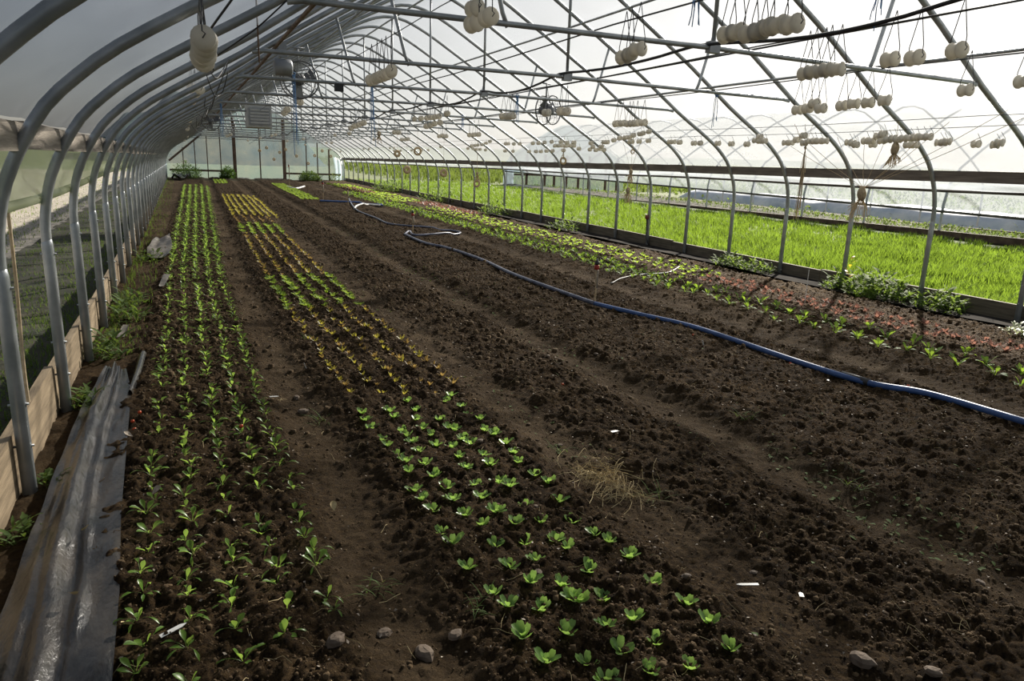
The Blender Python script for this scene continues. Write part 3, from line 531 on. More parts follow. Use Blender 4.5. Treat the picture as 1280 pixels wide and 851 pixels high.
block(K_red, 29.5, 34, .12, 1.7, 'x', 'lettuce', 'x', us=(6.6, 6.85, 7.1), maxn=0, stuffname='farthest_red_lettuce_patch', stufflabel='farthest red lettuce patch near the white end flap', dx=False)
block(K_lime, 24.5, 38, .14, 1.5, 'x', 'lettuce', 'x', us=(6.7, 7.0, 7.3, 7.6), maxn=0, stuffname='far_right_green_rows', stufflabel='farthest green rows between the red lettuce patches', dx=False)

# ------------------------------------------------------------------ grass and weeds
def blades(n, xf, yf, zf, h, w, bend=.5):
    x = xf(n); y = yf(n); n = len(x); z = zf(x, y)-.01; a = rng.uniform(0, 6.28, n); hh = rng.uniform(.55, 1.1, n)*h*(.55+.9*vn(x*1.7, y*1.7, 77)); ww = w*rng.uniform(.7, 1.3, n); b = rng.uniform(.1, 1, n)*bend*hh
    dx = np.cos(a); dy = np.sin(a); px = -dy*ww/2; py = dx*ww/2
    V = np.stack([np.stack([x-px, y-py, z], -1), np.stack([x+px, y+py, z], -1), np.stack([x-px*.8+dx*b*.3, y-py*.8+dy*b*.3, z+hh*.6], -1), np.stack([x+px*.8+dx*b*.3, y+py*.8+dy*b*.3, z+hh*.6], -1), np.stack([x+dx*b, y+dy*b, z+hh], -1)], 1).reshape(-1, 3)
    i = (np.arange(n)*5)[:, None]; return V, np.concatenate([i+np.array([[0, 1, 3]]), i+np.array([[0, 3, 2]]), i+np.array([[2, 3, 4]])])
def clump(xa, xb, ya, yb, per, s):
    st = {}
    def fx(n):
        k = n//per+1; cx_ = rng.uniform(xa, xb, k); cy_ = ya*np.exp(rng.uniform(0, math.log(yb/ya), k)); i = rng.integers(0, k, n); st['y'] = cy_[i]+rng.normal(0, s, n); return np.clip(cx_[i]+rng.normal(0, s, n), 8.72, 17.5)
    return fx, (lambda n: st['y'])
def ydist(a, b): return lambda n: a*np.exp(rng.uniform(0, math.log(b/a), n))
V1 = blades(66000, *clump(8.72, 13.6, 4.2, 44, 14, .07), zr, .21, .015, .9)
V2 = blades(32000, *clump(13.6, 17.3, 5.5, 44, 14, .09), zr, .19, .020, .9)
V, F = merge([V1, V2])
tag(link('tall_grass', mesh_np('tall_grass', V, F), M['grass']), 'bright sunlit tall grass strip outside the right side of the tunnel', 'grass', kind='stuff')
V3 = blades(14000, lambda n: rng.uniform(13, 44, n), lambda n: rng.uniform(44, 95, n), zr, .45, .09)
tag(link('field_grass', mesh_np('field_grass', *V3), M['meadow']), 'distant green grass field beyond the tunnel strip', 'grass', kind='stuff')
V4 = blades(15000, lambda n: -.85-1.4*rng.uniform(0, 1, n)**1.3, ydist(2.6, 30), zl, .055, .008, 1.2)
keep = V4
tag(link('verge_grass', mesh_np('verge_grass', *V4), M['weed']), 'short shaded grass and weeds outside the left posts', 'grass', kind='stuff')
V5 = blades(7000, lambda n: -2.4-6*rng.uniform(0, 1, n)**1.4, ydist(9, 45), zl, .07, .012)
tag(link('yard_grass', mesh_np('yard_grass', *V5), M['crop_far']), 'sparse dry grass tufts growing in the gravel yard', 'grass', kind='stuff')
V6 = blades(1500, lambda n: -.70+.32*rng.uniform(0, 1, n)**2.4, ydist(6.2, 42), soil, .08, .007)
tag(link('edge_grass', mesh_np('edge_grass', *V6), M['weed']), 'grass and weeds along the foot of the left posts', 'grass', kind='stuff')
wl_l = [leaf(.12, .035, .25, .7, 1.0, .2, 'lobed', 7, 0, .05), leaf(.10, .03, .3, 1.0, .8, .2, 'lobed', 7), leaf(.14, .022, .3, .9, 1.2, .2, 'ellipse', 5), leaf(.08, .04, .3, .6, .7, .1, 'obovate', 5)]
def weed(x, y, r, h, n, label, mat=None, name='weed_clump', zf=sz):
    T = []; yw = []; sc = []; kk = []
    for i in range(n):
        a = random.uniform(0, 6.28); q = r*math.sqrt(random.random()); T.append((x+q*math.cos(a)*.75, y+q*math.sin(a), max(0, random.uniform(-.15, 1)*h*(1-(q/r)**2*.6)))); yw.append(random.uniform(0, 6.28)); sc.append(random.uniform(.6, 1.3)*min(1.6, .5+h*3.2)); kk.append(random.randrange(4))
    T = np.array(T); z0 = float(zf(x, y)); T[:, 2] += z0-.02; T -= np.array([x, y, z0]); kk = np.array(kk); yw = np.array(yw); sc = np.array(sc)
    V, F = merge([inst(wl_l[k], T[kk == k], yw[kk == k], sc[kk == k]) for k in range(4) if (kk == k).any()])
    o = link(name, mesh_np(name, V, F), mat or M['weed'], loc=(x, y, z0), smooth=True); return tag(o, label, 'weed', 'weeds growing along the tunnel edges')
for x, y, r, h, n, lab in ((8.25, 6.55, .42, .34, 420, 'big bushy dark weed against the right baseboard by the hanging twine knot'), (8.32, 7.15, .30, .26, 220, 'feathery weed left of the big bushy weed on the right baseboard'), (8.3, 5.75, .35, .26, 240, 'grassy weed under the second nearest right hoop leg'),
    (8.2, 9.35, .34, .24, 260, 'low grey-green weed mound by the middle of the right baseboard'), (8.22, 8.75, .30, .2, 160, 'smaller weed next to the low grey-green mound on the right'), (8.2, 15.2, .5, .28, 200, 'weed clump at the right edge behind the pale lettuces'), (8.25, 19.5, .6, .35, 220, 'dark weed clump along the right edge near the red lettuce patch'),
    (8.3, 25, .9, .38, 240, 'long dark weed bank on the far right edge'), (8.3, 31.5, 1.0, .42, 700, 'farthest dark weed bank below the right hoops'), (7.9, 4.35, .30, .10, 240, 'low pale leafed weed mat on the plastic strip near the right edge'),
    (-.68, 3.80, .07, .08, 40, 'small weed at the foot of the nearest left post'), (-.66, 5.0, .10, .10, 70, 'leafy weed beside the end of the black plastic sheet'), (-.64, 6.3, .2, .18, 120, 'weed tuft at the third left post'), (-.6, 7.6, .22, .2, 130, 'grass tuft at the fourth left post'),
    (-.58, 8.4, .2, .16, 110, 'pale weed tuft by the fifth left post'), (-.5, 11.5, .25, .16, 100, 'bright weed patch along the left posts beside the grey scrap'), (-.71, 3.25, .07, .08, 36, 'ferny weed between near left baseboard and plastic sheet'),
    (.2, 41.3, .9, .75, 1300, 'brown green tall weeds at the left of the end wall'), (2.2, 41.8, .5, .6, 1300, 'dark bush beside the left door post of the end wall'), (6.4, 41.6, .8, .5, 1300, 'green weeds under the right rail of the end wall'), (7.9, 42, .5, .45, 160, 'weeds at the foot of the white end flap')):
    weed(x, y, r, h, n, lab, M['weed_pale'] if 'pale leafed' in lab else None)
yl = leaf(.11, .04, .2, .8, 1.0, .1, 'ellipse', 5)
o = link('yellow_weed', mesh_np('yellow_weed', *merge([inst(yl, np.array([[0, 0, .1+.05*i]]), np.array([i*1.3]), [1.0]) for i in range(6)])), M['yellowleaf'], loc=(8.2, 7.0, sz(8.2, 7.0)+.12)); tag(o, 'yellow dying weed leaves beside the third nearest right hoop leg', 'weed')
gl = [leaf(.13, .007, .1, 1.0, 1.1, .1, 'tip', 4), leaf(.11, .006, .1, 1.4, 1.0, .1, 'tip', 4)]
for i, (x, y) in enumerate(DATA['tufts']):
    lab = ('grass tuft in the path left of the near lettuces', 'straggly grass stalks at the left edge of the near lettuce block', 'dry grass tuft by the flat stone in the path', 'green weed tuft in the furrow at right', 'thin grass tuft right of the near lettuces', 'small green tuft beyond the furrow', 'straw coloured tuft behind the straw pile', 'thin weed at the left edge of the yellow seedlings')[i]
    g_ = random.Random(i); o = link('grass_tuft', mesh_np('grass_tuft', *merge([inst(gl[k % 2], np.array([[g_.uniform(-.04, .04), g_.uniform(-.05, .05), 0]]), np.array([g_.uniform(0, 6.28)]), [g_.uniform(.6, 1.1)]) for k in range(16)])), M['weed'], loc=(x, y, sz(x, y)-.004)); tag(o, lab, 'grass')

tw = [leaf(.030, .014, .2, .3, .5, .3, 'ellipse', 4), leaf(.024, .018, .2, .2, .3, .3, 'obovate', 4), leaf(.05, .003, .1, 1.0, 1.0, .1, 'tip', 3)]
n = 1500; wx = np.where(rng.uniform(0, 1, n) < .6, rng.normal(2.92, .14, n), np.where(rng.uniform(0, 1, n) < .5, rng.normal(3.75, .25, n), rng.normal(1.88, .16, n))); wy = 1.6*np.exp(rng.uniform(0, 2.4, n)); ok = vn(wx*3, wy*1.5, 88) > .52; wx = wx[ok]+drift(wy[ok]); wy = wy[ok]; n = len(wx)
T = np.stack([wx, wy, soil(wx, wy)], -1); kk = rng.integers(0, 3, n); yw = rng.uniform(0, 6.28, n); sc_ = rng.uniform(.6, 1.4, n)
V, F = merge([inst(tw[k], T[kk == k], yw[kk == k], sc_[kk == k]) for k in range(3)])
tag(link('furrow_weeds', mesh_np('furrow_weeds', V, F), M['weed']), 'tiny sprouting weeds scattered along the furrows of the bare beds', 'weeds', kind='stuff')

# ------------------------------------------------------------------ black plastic sheets, scraps
def sheet(name, Lp, Rp, nx, ny, ridge, mat, label, cat, seed, lift=.018, extra=None):
    Lp = np.array(Lp, float); Rp = np.array(Rp, float); t = np.linspace(0, 1, ny); k = np.linspace(0, 1, len(Lp))
    LX = np.stack([np.interp(t, k, Lp[:, 0]), np.interp(t, k, Lp[:, 1])], -1); RXp = np.stack([np.interp(t, k, Rp[:, 0]), np.interp(t, k, Rp[:, 1])], -1); s = np.linspace(0, 1, nx)[None, :, None]
    Q = LX[:, None]*(1-s)+RXp[:, None]*s; x = Q[..., 0]; y = Q[..., 1]; ss = np.broadcast_to(s[..., 0], x.shape)
    z = gn(x, y)+lift+ridge(ss, y)+np.minimum(1, np.minimum(ss, 1-ss)*5)*((vn(x*7, y*2.0, seed)-.5)*.026+(vn(x*22, y*5, seed+1)-.5)*.007)
    o = link(name, grid_mesh(name, np.stack([x, y, z], -1)[:, ::-1]), mat, smooth=True); return tag(o, label, cat)
sheet('mulch_sheet', [(-.70, .9), (-.68, 1.7), (-.655, 2.6), (-.655, 3.4), (-.66, 4.3), (-.655, 4.9), (-.60, 5.75)], [(-.27, .9), (-.275, 1.7), (-.30, 2.6), (-.335, 3.2), (-.37, 4.2), (-.40, 5.1), (-.47, 5.75)], 44, 170,
      lambda s, y: .050*np.exp(-((s-.40-.07*np.sin(y*1.2))/.13)**2)+.020*np.exp(-((s-.62+.06*np.sin(y*1.7+1))/.06)**2)+.016*np.exp(-((s-.20+.05*np.sin(y*2.3))/.05)**2)+.03*(1-s)+np.minimum(1, (1-s)*6)*((vn(s*6, y*3.2, 171)-.5)*.030+(vn(s*5+y*2, y*9-s*3, 172)-.5)*.010)-.004*sst(.9, 1, s), M['mulch'], 'long wrinkled black plastic mulch sheet lying beside the spinach', 'plastic sheet', 71, .022)
sheet('mulch_strip', [(-.42, 5.05), (-.41, 5.5), (-.40, 6.0)], [(-.385, 5.0), (-.36, 5.5), (-.345, 6.05)], 8, 24, lambda s, y: .03*np.sin(s*math.pi), M['mulch'], 'narrow folded strip of black plastic at the far end of the sheet', 'plastic sheet', 81)
sheet('plastic_scrap', [(-.55, 11.6), (-.58, 12.6), (-.5, 14.2)], [(-.25, 11.4), (-.22, 12.6), (-.28, 14.4)], 14, 22, lambda s, y: .07*vn(s*4, y*2, 5), M['scrap'], 'crumpled grey plastic scrap on the left path beyond the sheet', 'plastic sheet', 91)
sheet('plastic_scrap', [(-.33, 9.0), (-.30, 9.8)], [(-.27, 9.0), (-.22, 9.8)], 6, 10, lambda s, y: .02+0*s, M['scrap'], 'thin grey plastic strip left of the spinach rows', 'plastic sheet', 93)
sheet('plastic_scrap', [(-.60, 6.7), (-.58, 7.2)], [(-.54, 6.7), (-.53, 7.2)], 6, 10, lambda s, y: .03+0*s, M['scrap'], 'small grey plastic scrap by the fourth left post', 'plastic sheet', 95)
sheet('black_tarp', [(-.5, 39.2), (-.4, 40.5), (-.3, 41.5)], [(.25, 38.6), (.35, 40), (.4, 41)], 18, 18, lambda s, y: .30*vn(s*5, y*2, 3), M['mulch'], 'crumpled black tarp heap in the far left corner', 'tarp', 97)
sheet('groundcover_strip', [(8.05, 3.0), (8.0, 7.0), (7.95, 12), (7.95, 20)], [(8.5, 3.0), (8.5, 7), (8.5, 12), (8.5, 20)], 12, 120, lambda s, y: .02*vn(s*3, y*1.5, 8), M['groundcover'], 'black plastic ground cover strip along the right baseboard', 'plastic sheet', 99, .03)

# ------------------------------------------------------------------ hose, sprinkler stakes
def on_ground(P, r, k=10, lift=.9):
    q = catmull(P, k); return [(a, b, float(gn(a, b))+.012+r*lift) for a, b in q]
m = MB(); m.tube(on_ground(DATA['hose'][:8], .023), .0235, 10); h1 = m.build('layflat_hose', M['hose'], smooth=True); tag(h1, 'long blue hose snaking along the middle of the tunnel', 'hose')
m = MB(); m.tube(on_ground(DATA['hose'][7:], .025), .025, 10); m.build('far_hose_run', M['hose_grey'], h1, True)['label'] = 'greyer far run of the hose'
p = Vector(on_ground(DATA['hose'][3:5], .026)[0]); q = Vector(on_ground(DATA['hose'][3:5], .026)[4])
m = MB(); m.tube([p, p.lerp(q, .5), q], .029, 10); m.build('hose_joiner', M['black'], h1, True)
m = MB(); m.tube(on_ground(DATA['hose_loop'], .022), .022, 8); tag(m.build('looped_hose', M['hose_grey'], smooth=True), 'grey hose bent into a loop where the blue hose ends', 'hose')
m = MB(); m.tube(on_ground(DATA['hose2'], .025), .03, 8); tag(m.build('far_blue_hose', M['hose'], smooth=True), 'short blue hose lying across the far beds', 'hose')
m = MB(); m.tube(on_ground(DATA['hose3'], .025), .028, 8); tag(m.build('far_white_pipe', M['white'], smooth=True), 'short whitish pipe branching near the far blue hose', 'pipe')
m = MB(); m.tube(on_ground([(4.1, 33.0), (4.25, 31.5), (4.9, 33.5)], .03), .04, 8); tag(m.build('bent_white_pipe', M['white'], smooth=True), 'bent white pipe on the soil near the far riser', 'pipe')
m = MB(); m.tube(on_ground([(5.3, 8.4), (6.0, 8.8), (6.6, 8.9), (7.2, 9.4)], .006), .007, 6); tag(m.build('drip_tube', M['white'], smooth=True), 'thin pale drip tube crossing the right beds', 'pipe')
def stake(x, y, h, label, r=.012, pole='twine', red=True):
    z = sz(x, y); o = empty('sprinkler_stake', (x, y, z)); tag(o, label, 'sprinkler', 'sprinkler stakes standing along the hose')
    m = MB(); m.tube([(0, 0, -.05), (.004, 0, h*.5), (0, .006, h)], r*.55, 8); m.build('stake', M[pole], o, True)
    m = MB(); m.tube([(.012, 0, h*.45), (.014, 0, h*.85)], r*.8, 6); m.build('riser_tube', M['litter'], o, True)
    if red: m = MB(); m.lathe([(r*1.1, 0), (r*1.6, .01), (r*1.6, .045), (r*1.0, .055)], 10, c=(0, 0, h*.86)); m.build('red_collar', M['red'], o, True)
    m = MB(); m.lathe([(r*.8, 0), (r*1.3, .012), (r*1.3, .035), (r*.6, .05), (r*.5, .07)], 10, c=(0, 0, h*.86+.05)); m.build('nozzle', M['black'], o, True)
for i, (h, lab) in enumerate(((.50, 'wooden sprinkler stake with red collar standing by the blue hose'), (.42, 'sprinkler stake at the hose loop in the middle distance'), (.62, 'sprinkler stake with red collar beside the far blue hose'), (1.0, 'tall pale sprinkler riser near the bent white pipe'), (.5, 'leaning stake at the hose bend in the far beds'))):
    stake(*DATA['stakes'][i], h, lab, .019 if i == 0 else .02, red=i != 4)
for x, y, h, lab in ((6.95, 6.52, .42, 'thin white marker rod among the red lettuces'),):
    m = MB(); m.tube([(0, 0, -.05), (0, 0, h)], .004, 6); tag(m.build('marker_rod', M['white'], loc=(x, y, sz(x, y))), lab, 'rod')

# ------------------------------------------------------------------ stones, tags, tomatoes, straw
SL = ['flat tan stone lying in the path beside the spinach', 'rounded stone at the near left corner of the lettuce block', 'small stone just left of the rounded near stone', 'brown stone near the bottom right corner of the soil', 'low stone right of the rounded near stone', 'small round stone on the bare bed behind the lettuces', 'dark round stone beside the small one on the bare bed', 'stone at the bottom edge right of the lettuces', 'reddish stone between the near lettuces', 'oval stone right of the lettuce rows', 'pale stone on the bare soil at far right', 'small stone beside the white tag', 'brown stone above the flat tan stone in the path', 'pebble at the right edge of the lettuce block', 'pebble inside the lettuce block', 'pebble among the far lettuces of the block', 'pebble among the yellow seedlings', 'stone half hidden among the near spinach']
for i, ((x, y), s) in enumerate(DATA['stones']):
    g_ = np.random.default_rng(i+100); n = 9; prof = []; V = []; F = []
    for a in range(6):
        ph = math.pi*a/5
        for b in range(n):
            th = 2*math.pi*b/n; q = g_.uniform(.86, 1.1); V.append((s*.62*math.sin(ph)*math.cos(th)*q*1.2, s*.62*math.sin(ph)*math.sin(th)*q*.85, s*.36*math.cos(ph)*q)); V[-1] = tuple(round(v/(s*.16))*(s*.16)*.6+v*.4 for v in V[-1])
    for a in range(5):
        for b in range(n): F.append((a*n+b, a*n+n+b, a*n+n+(b+1) % n, a*n+(b+1) % n))
    o = link('field_stone', mesh_np('field_stone', V, F), M['stone'], loc=(x, y, sz(x, y)+s*.12), rot=(0, 0, i*1.7)); tag(o, SL[i], 'stone', 'stones lying on the soil')
TL = ['white plant tag lying on bare soil right of the lettuces', 'white plant tag lying among the near spinach', 'white plant tag in the path beside the spinach', 'white plant tag standing at the edge of the seedling bed', 'white tag lying in front of the blue hose joint', 'small pale tag behind the straw pile', 'white tag standing in front of the blue hose', 'white tag standing just behind the blue hose', 'tiny pale tag on the bare soil']
for i, (x, y) in enumerate(DATA['tags']):
    l = .085 if i < 2 else .03 if i == 8 else .06; m = MB(); w = .008
    m.add([(-l/2, -w, 0), (l*.28, -w, 0), (l/2, 0, 0), (l*.28, w, 0), (-l/2, w, 0), (-l/2, -w, .002), (l*.28, -w, .002), (l/2, 0, .002), (l*.28, w, .002), (-l/2, w, .002)], [(4, 3, 2, 1, 0), (5, 6, 7, 8, 9), (0, 1, 6, 5), (1, 2, 7, 6), (2, 3, 8, 7), (3, 4, 9, 8), (4, 0, 5, 9)])
    o = m.build('plant_tag', M['white'], loc=(x, y, float(gn(x, y))+.03)); o.rotation_euler = [(.1, .06, 2.7), (.1, -.1, .4), (.1, .1, .2), (.3, 1.2, .5), (.1, .1, .7), (.2, .1, .3), (.2, 1.2, .3), (.2, 1.1, .2), (0, 0, 1)][i]; tag(o, TL[i], 'plant tag', 'white plant tags')
for i, (x, y) in enumerate(DATA['tomato']):
    lab = ['nearest of three fallen red tomatoes at the plastic sheet edge', 'farthest of three fallen red tomatoes at the plastic sheet edge', 'middle of three fallen red tomatoes at the plastic sheet edge', 'fallen red tomato on the bare middle bed', 'fallen red tomato just before the blue hose', 'tiny red tomato left of the hose joint', 'orange tomato behind the near blue hose', 'small red tomato among the spinach'][i]
    m = MB(); r = .011; m.lathe([(.002, -r), (r*.7, -r*.75), (r, 0), (r*.75, r*.7), (.002, r*.85)], 10); o = m.build('fallen_tomato', M['tomato'], smooth=True, loc=(x, y, sz(x, y)+.012)); tag(o, lab, 'tomato', 'fallen cherry tomatoes')
    m = MB(); m.lathe([(.004, r*.8), (.001, r*1.1)], 5); m.build('calyx', M['weed'], o)
def stalks(n, pf, lmin, lmax, w, zup):
    V = []; F = []
    for i in range(n):
        x, y = pf(); a = random.uniform(0, 6.28); l = random.uniform(lmin, lmax); ww = w*random.uniform(.6, 1.3); c = random.uniform(-.35, .35); pts = []
        for k in range(4):
            t = k/3; aa = a+c*t; px = x+l*(t-.5)*math.cos(aa); py = y+l*(t-.5)*math.sin(aa); pts.append((px, py, sz(px, py)+.006+zup*random.random()*math.sin(math.pi*t)+.3*zup*random.random(), aa))
        b = len(V)
        for (px, py, pz, aa) in pts: V += [(px-math.sin(aa)*ww, py+math.cos(aa)*ww, pz), (px+math.sin(aa)*ww, py-math.cos(aa)*ww, pz), (px, py, pz+ww*1.4)]
        for k in range(3):
            for e in range(3): F.append((b+k*3+e, b+k*3+(e+1) % 3, b+k*3+3+(e+1) % 3, b+k*3+3+e))
    return mesh_np('straw', V, F)
sx, sy = DATA['straw']
tag(link('straw_pile', stalks(150, lambda: (random.gauss(sx, .09), random.gauss(sy, .13)), .07, .24, .0013, .05), M['straw']), 'loose pile of dry straw in the path right of the lettuces', 'straw', kind='stuff')
def rp():
    y = 1.3*math.exp(random.uniform(0, 2.1)); return random.uniform(-.3, 5.3), y
tag(link('loose_straw', stalks(520, rp, .02, .11, .0009, .015), M['straw']), 'single bits of straw scattered over the soil', 'straw', kind='stuff')
V = []; F = []
for i in range(1500):
    x, y = rp(); s = random.uniform(.002, .006)*(1+.15*y); a = random.uniform(0, 6.28); z = sz(x, y)+.008; b = len(V); V += [(x+s*math.cos(a+k*1.57)*(1 if k % 2 else .6), y+s*math.sin(a+k*1.57)*(1 if k % 2 else .6), z+random.uniform(0, .008)) for k in range(4)]; F.append((b, b+1, b+2, b+3))
tag(link('soil_litter', mesh_np('soil_litter', V, F), M['litter']), 'pale flakes and dry leaf bits scattered over the soil', 'litter', kind='stuff')
g_ = random.Random(5)
DL = ['curled dry leaf on the near part of the plastic sheet', 'tan dry leaf in the middle of the plastic sheet', 'dry stalk with leaf on the plastic sheet', 'reddish dry leaf at the right edge of the plastic sheet', 'brown leaf beside the nearest spinach row', 'pale curled leaf among the left spinach row', 'dry leaf on the path left of the lettuces']
for i, (x, y) in enumerate(((-.42, 2.55), (-.44, 3.5), (-.46, 3.05), (-.34, 4.15), (-.24, 2.35), (-.22, 3.35), (.52, 3.0))):
    v, f = leaf(.05, .03, .1, -.6, .3, .7, 'ellipse', 6); o = link('dry_leaf', mesh_np('dry_leaf', v, f), M['litter'] if i % 2 else M['straw'], loc=(x, y, float(gn(x, y))+(.085 if i < 3 else .03)), rot=(g_.uniform(-.3, .3), 0, g_.uniform(0, 6))); tag(o, DL[i], 'leaf', 'dry fallen leaves')

# ------------------------------------------------------------------ trellis wires and twine spools
WZ = {'0.2': 2.47, '1.6': 2.53, '2.9': 2.55, '4.3': 2.54, '5.8': 2.50, '7.2': 2.17, '7.6': 2.10}
WL = {'0.2': 'trellis wire nearest the left roof slope', '1.6': 'second trellis wire from the left', '2.9': 'dark trellis wire left of the ridge line', '4.3': 'trellis wire just right of the ridge line', '5.8': 'trellis wire under the right roof slope', '7.2': 'thin low wire beside the right hoops', '7.6': 'lowest thin wire closest to the right hoops'}
for k, z in WZ.items():
    x = float(k); m = MB(); r = .006 if x in (2.9, 4.3, 5.8) else .0035
    P = []
    for i in range(36):
        y = 1.2+i*1.2; P.append((x, y, z-.02*math.sin(((y-Y0) % 4.88)/4.88*math.pi)))
    m.tube(P, r, 5); tag(m.build('trellis_wire', M['wire']), WL[k], 'wire', 'wires strung along the tunnel')
m = MB(); P = []
for i in range(90):
    y = 1.3+i*.47; ph = ((y-Y0) % (2*S))/(2*S); P.append((CX-.03+.03*math.sin(y*.7), y, 2.535-.10*math.sin(math.pi*ph)*(1 if (int((y-Y0)//(2*S)) % 3) else .5)))
m.tube(catmull(P, 2), .013, 6); tag(m.build('black_poly_pipe', M['black'], smooth=True), 'sagging black water pipe laid along the cross ties', 'pipe')
m = MB(); m.tube([(4.45, 1.2, 2.56), (4.45, 12, 2.545), (4.45, 26, 2.555), (4.45, 42, 2.55)], .008, 6); tag(m.build('black_cable', M['black']), 'thin black cable running along the ties right of the ridge', 'cable')
RR = .050
m = MB(); m.lathe([(.012, -.043), (RR, -.041), (RR, -.034), (RR*.80, -.029), (RR*.84, 0), (RR*.80, .029), (RR, .034), (RR, .041), (.012, .043)], 14, 'y'); reel_me = m.mesh('reel'); reel_me.materials.append(M['spool']); reel_me.polygons.foreach_set('use_smooth', np.ones(len(reel_me.polygons), dtype=bool))
m = MB(); m.tube([(0, -.062, -.006), (.012, -.064, .012), (0, -.062, .022), (0, -.06, .075), (.006, -.03, .16), (0, 0, .30)], .003, 5); m.tube([(0, .058, 0), (0, .06, .07), (-.004, .03, .16), (0, 0, .30)], .003, 5); hook_me = m.mesh('wire_hook'); hook_me.materials.append(M['wire'])
m = MB(); m.tube([(0, -.062, -.006), (.010, -.064, .010), (0, -.06, .05), (0, 0, .13)], .003, 5); hook_s = m.mesh('wire_hook'); hook_s.materials.append(M['wire'])
allsp = []
WN = {'0.2': 'left roof slope wire', '1.6': 'second wire from the left', '2.9': 'dark wire left of the ridge', '4.3': 'wire right of the ridge', '5.8': 'right slope wire', '7.2': 'low right wire', '7.6': 'lowest right wire'}
for k, L in DATA['spools'].items():
    for (x, y, z) in L: allsp.append((k, .12, 3.42+.088*L.index((x, y, z)), 2.005-.011*L.index((x, y, z))) if (k == '0.2' and L.index((x, y, z)) < 5) else (k, x, y, z))
    x = float(k)
    g_ = random.Random(int(x*10))
    for i in range(4 if x < 7 else 6): y = g_.uniform(20, 40); allsp.append((k, x, y, WZ[k]-.28 if x < 7 else WZ[k]-.15))
allsp.sort(key=lambda a: (a[0], a[2])); cc = {}
for k, x, y, z in allsp:
    cc[k] = cc.get(k, 0)+1; o = empty('twine_spool', (x, y, z), random.uniform(-.25, .25)); far = float(k) > 7
    o.scale = (.82,)*3 if far else (1, 1, 1)
    tag(o, 'white twine spool on the %s, %s from the near end' % (WN[k], ordn(cc[k])), 'spool', 'twine spools hanging from the wires')
    link('reel', reel_me, None, o); link('wire_hook', hook_s if far else hook_me, None, o)

# ------------------------------------------------------------------ hanging twine
def strand(m, a, b, r, sag=.02, n=6):
    a = Vector(a); b = Vector(b); m.tube([a.lerp(b, i/n)+Vector((random.uniform(-1, 1)*sag*.3, random.uniform(-1, 1)*sag*.3, -sag*math.sin(math.pi*i/n))) for i in range(n+1)], r, 4)
def knot(c, s, label, ups, tail=.3, n=26):
    o = empty('twine_bundle', c); tag(o, label, 'twine', 'bundles of twine hanging in the tunnel'); m = MB()
    for i in range(16):
        a = random.uniform(0, 6.28); m.tube([(s*.55*math.cos(a+t*1.2)*math.sin(math.pi*(t*.8+.1)), s*.55*math.sin(a+t*1.2)*math.sin(math.pi*(t*.8+.1)), s*(1-2*t)) for t in (0, .2, .4, .6, .8, 1)], s*.22, 5)
    m.build('knot', M['twine'], o, True); m = MB()
    for i in range(n):
        a = random.uniform(0, 6.28); l = tail*random.uniform(.35, 1.25); q = random.uniform(.2, 1.1)*s*1.6
        m.tube([(0, 0, -s*.6), (q*.6*math.cos(a), q*.6*math.sin(a), -s-.35*l), (q*math.cos(a)+random.uniform(-.02, .02), q*math.sin(a)+random.uniform(-.02, .02), -s-l)], .0042, 4)
    m.build('loose_ends', M['twine'], o); m = MB()
    for u in ups: strand(m, (0, 0, s*.8), (u[0]-c[0], u[1]-c[1], u[2]-c[2]), .0028, .02)
    if ups: m.build('strings', M['twine'], o)
knot((7.2, 6.12, 1.36), .075, 'big frayed twine knot hung on fanned strings beside a right hoop', [(7.2, 5.2, 2.12), (7.2, 5.45, 2.0), (7.2, 5.9, 2.0), (7.2, 6.2, 2.0), (7.2, 6.6, 2.0), (7.2, 7.2, 2.05), (7.6, 7.9, 2.0), (7.0, 4.3, 2.3), (7.2, 4.1, 2.3)], .22)
knot((7.2, 5.78, 1.86), .062, 'brown twine ball hanging among the low right spools', [(7.2, 5.78, 2.15)], .12)
knot((7.2, 7.07, 1.88), .02, 'loose tangle of long twine strands hanging from the low right wire', [(7.2, 7.0, 2.17), (7.2, 7.12, 2.17), (7.15, 7.25, 2.17)], .72, 22)
knot((7.2, 11.0, 1.50), .045, 'upper of two twine bundles hanging in front of the red tap post', [(7.2, 11.0, 2.16), (7.2, 11.4, 2.16), (7.2, 10.7, 2.16)], .12)
knot((7.2, 11.05, 1.18), .05, 'lower of two twine bundles hanging in front of the red tap post', [(7.2, 11.0, 1.5)], .16)
knot((7.2, 18.4, 1.30), .045, 'twine bundle hanging above a taped ring before the far grass', [(7.2, 18.4, 2.16)], .18)
knot((7.2, 13.55, 1.85), .02, 'short twisted twine hank hanging above a brown ring', [(7.2, 13.55, 2.15)], .12, 8)
knot((4.3, 17.4, 2.16), .06, 'dark twine ball hanging far down the middle of the tunnel', [(4.3, 17.4, 2.5)], .14)
def ring(c, R, r, label, top):
    o = empty('twine_roll', c); tag(o, label, 'twine roll', 'rolls of twine hanging on strings'); m = MB(); m.tube([(R*math.cos(2*math.pi*i/16), 0, R*math.sin(2*math.pi*i/16)) for i in range(16)], r, 8, False, True); m.build('roll', M['twine'], o, True)
    m = MB(); strand(m, (0, 0, R), (0, 0, top-c[2]), .003, .01); m.build('string', M['twine'], o)
ring((7.2, 18.42, 1.04), .075, .03, 'taped ring of twine hanging before the far grass', 2.15); ring((7.2, 13.55, 1.67), .06, .022, 'brown twine ring under the twisted hank', 2.15); ring((7.6, 11.6, 1.86), .035, .01, 'small pale ring hanging from the low wire', 2.1)
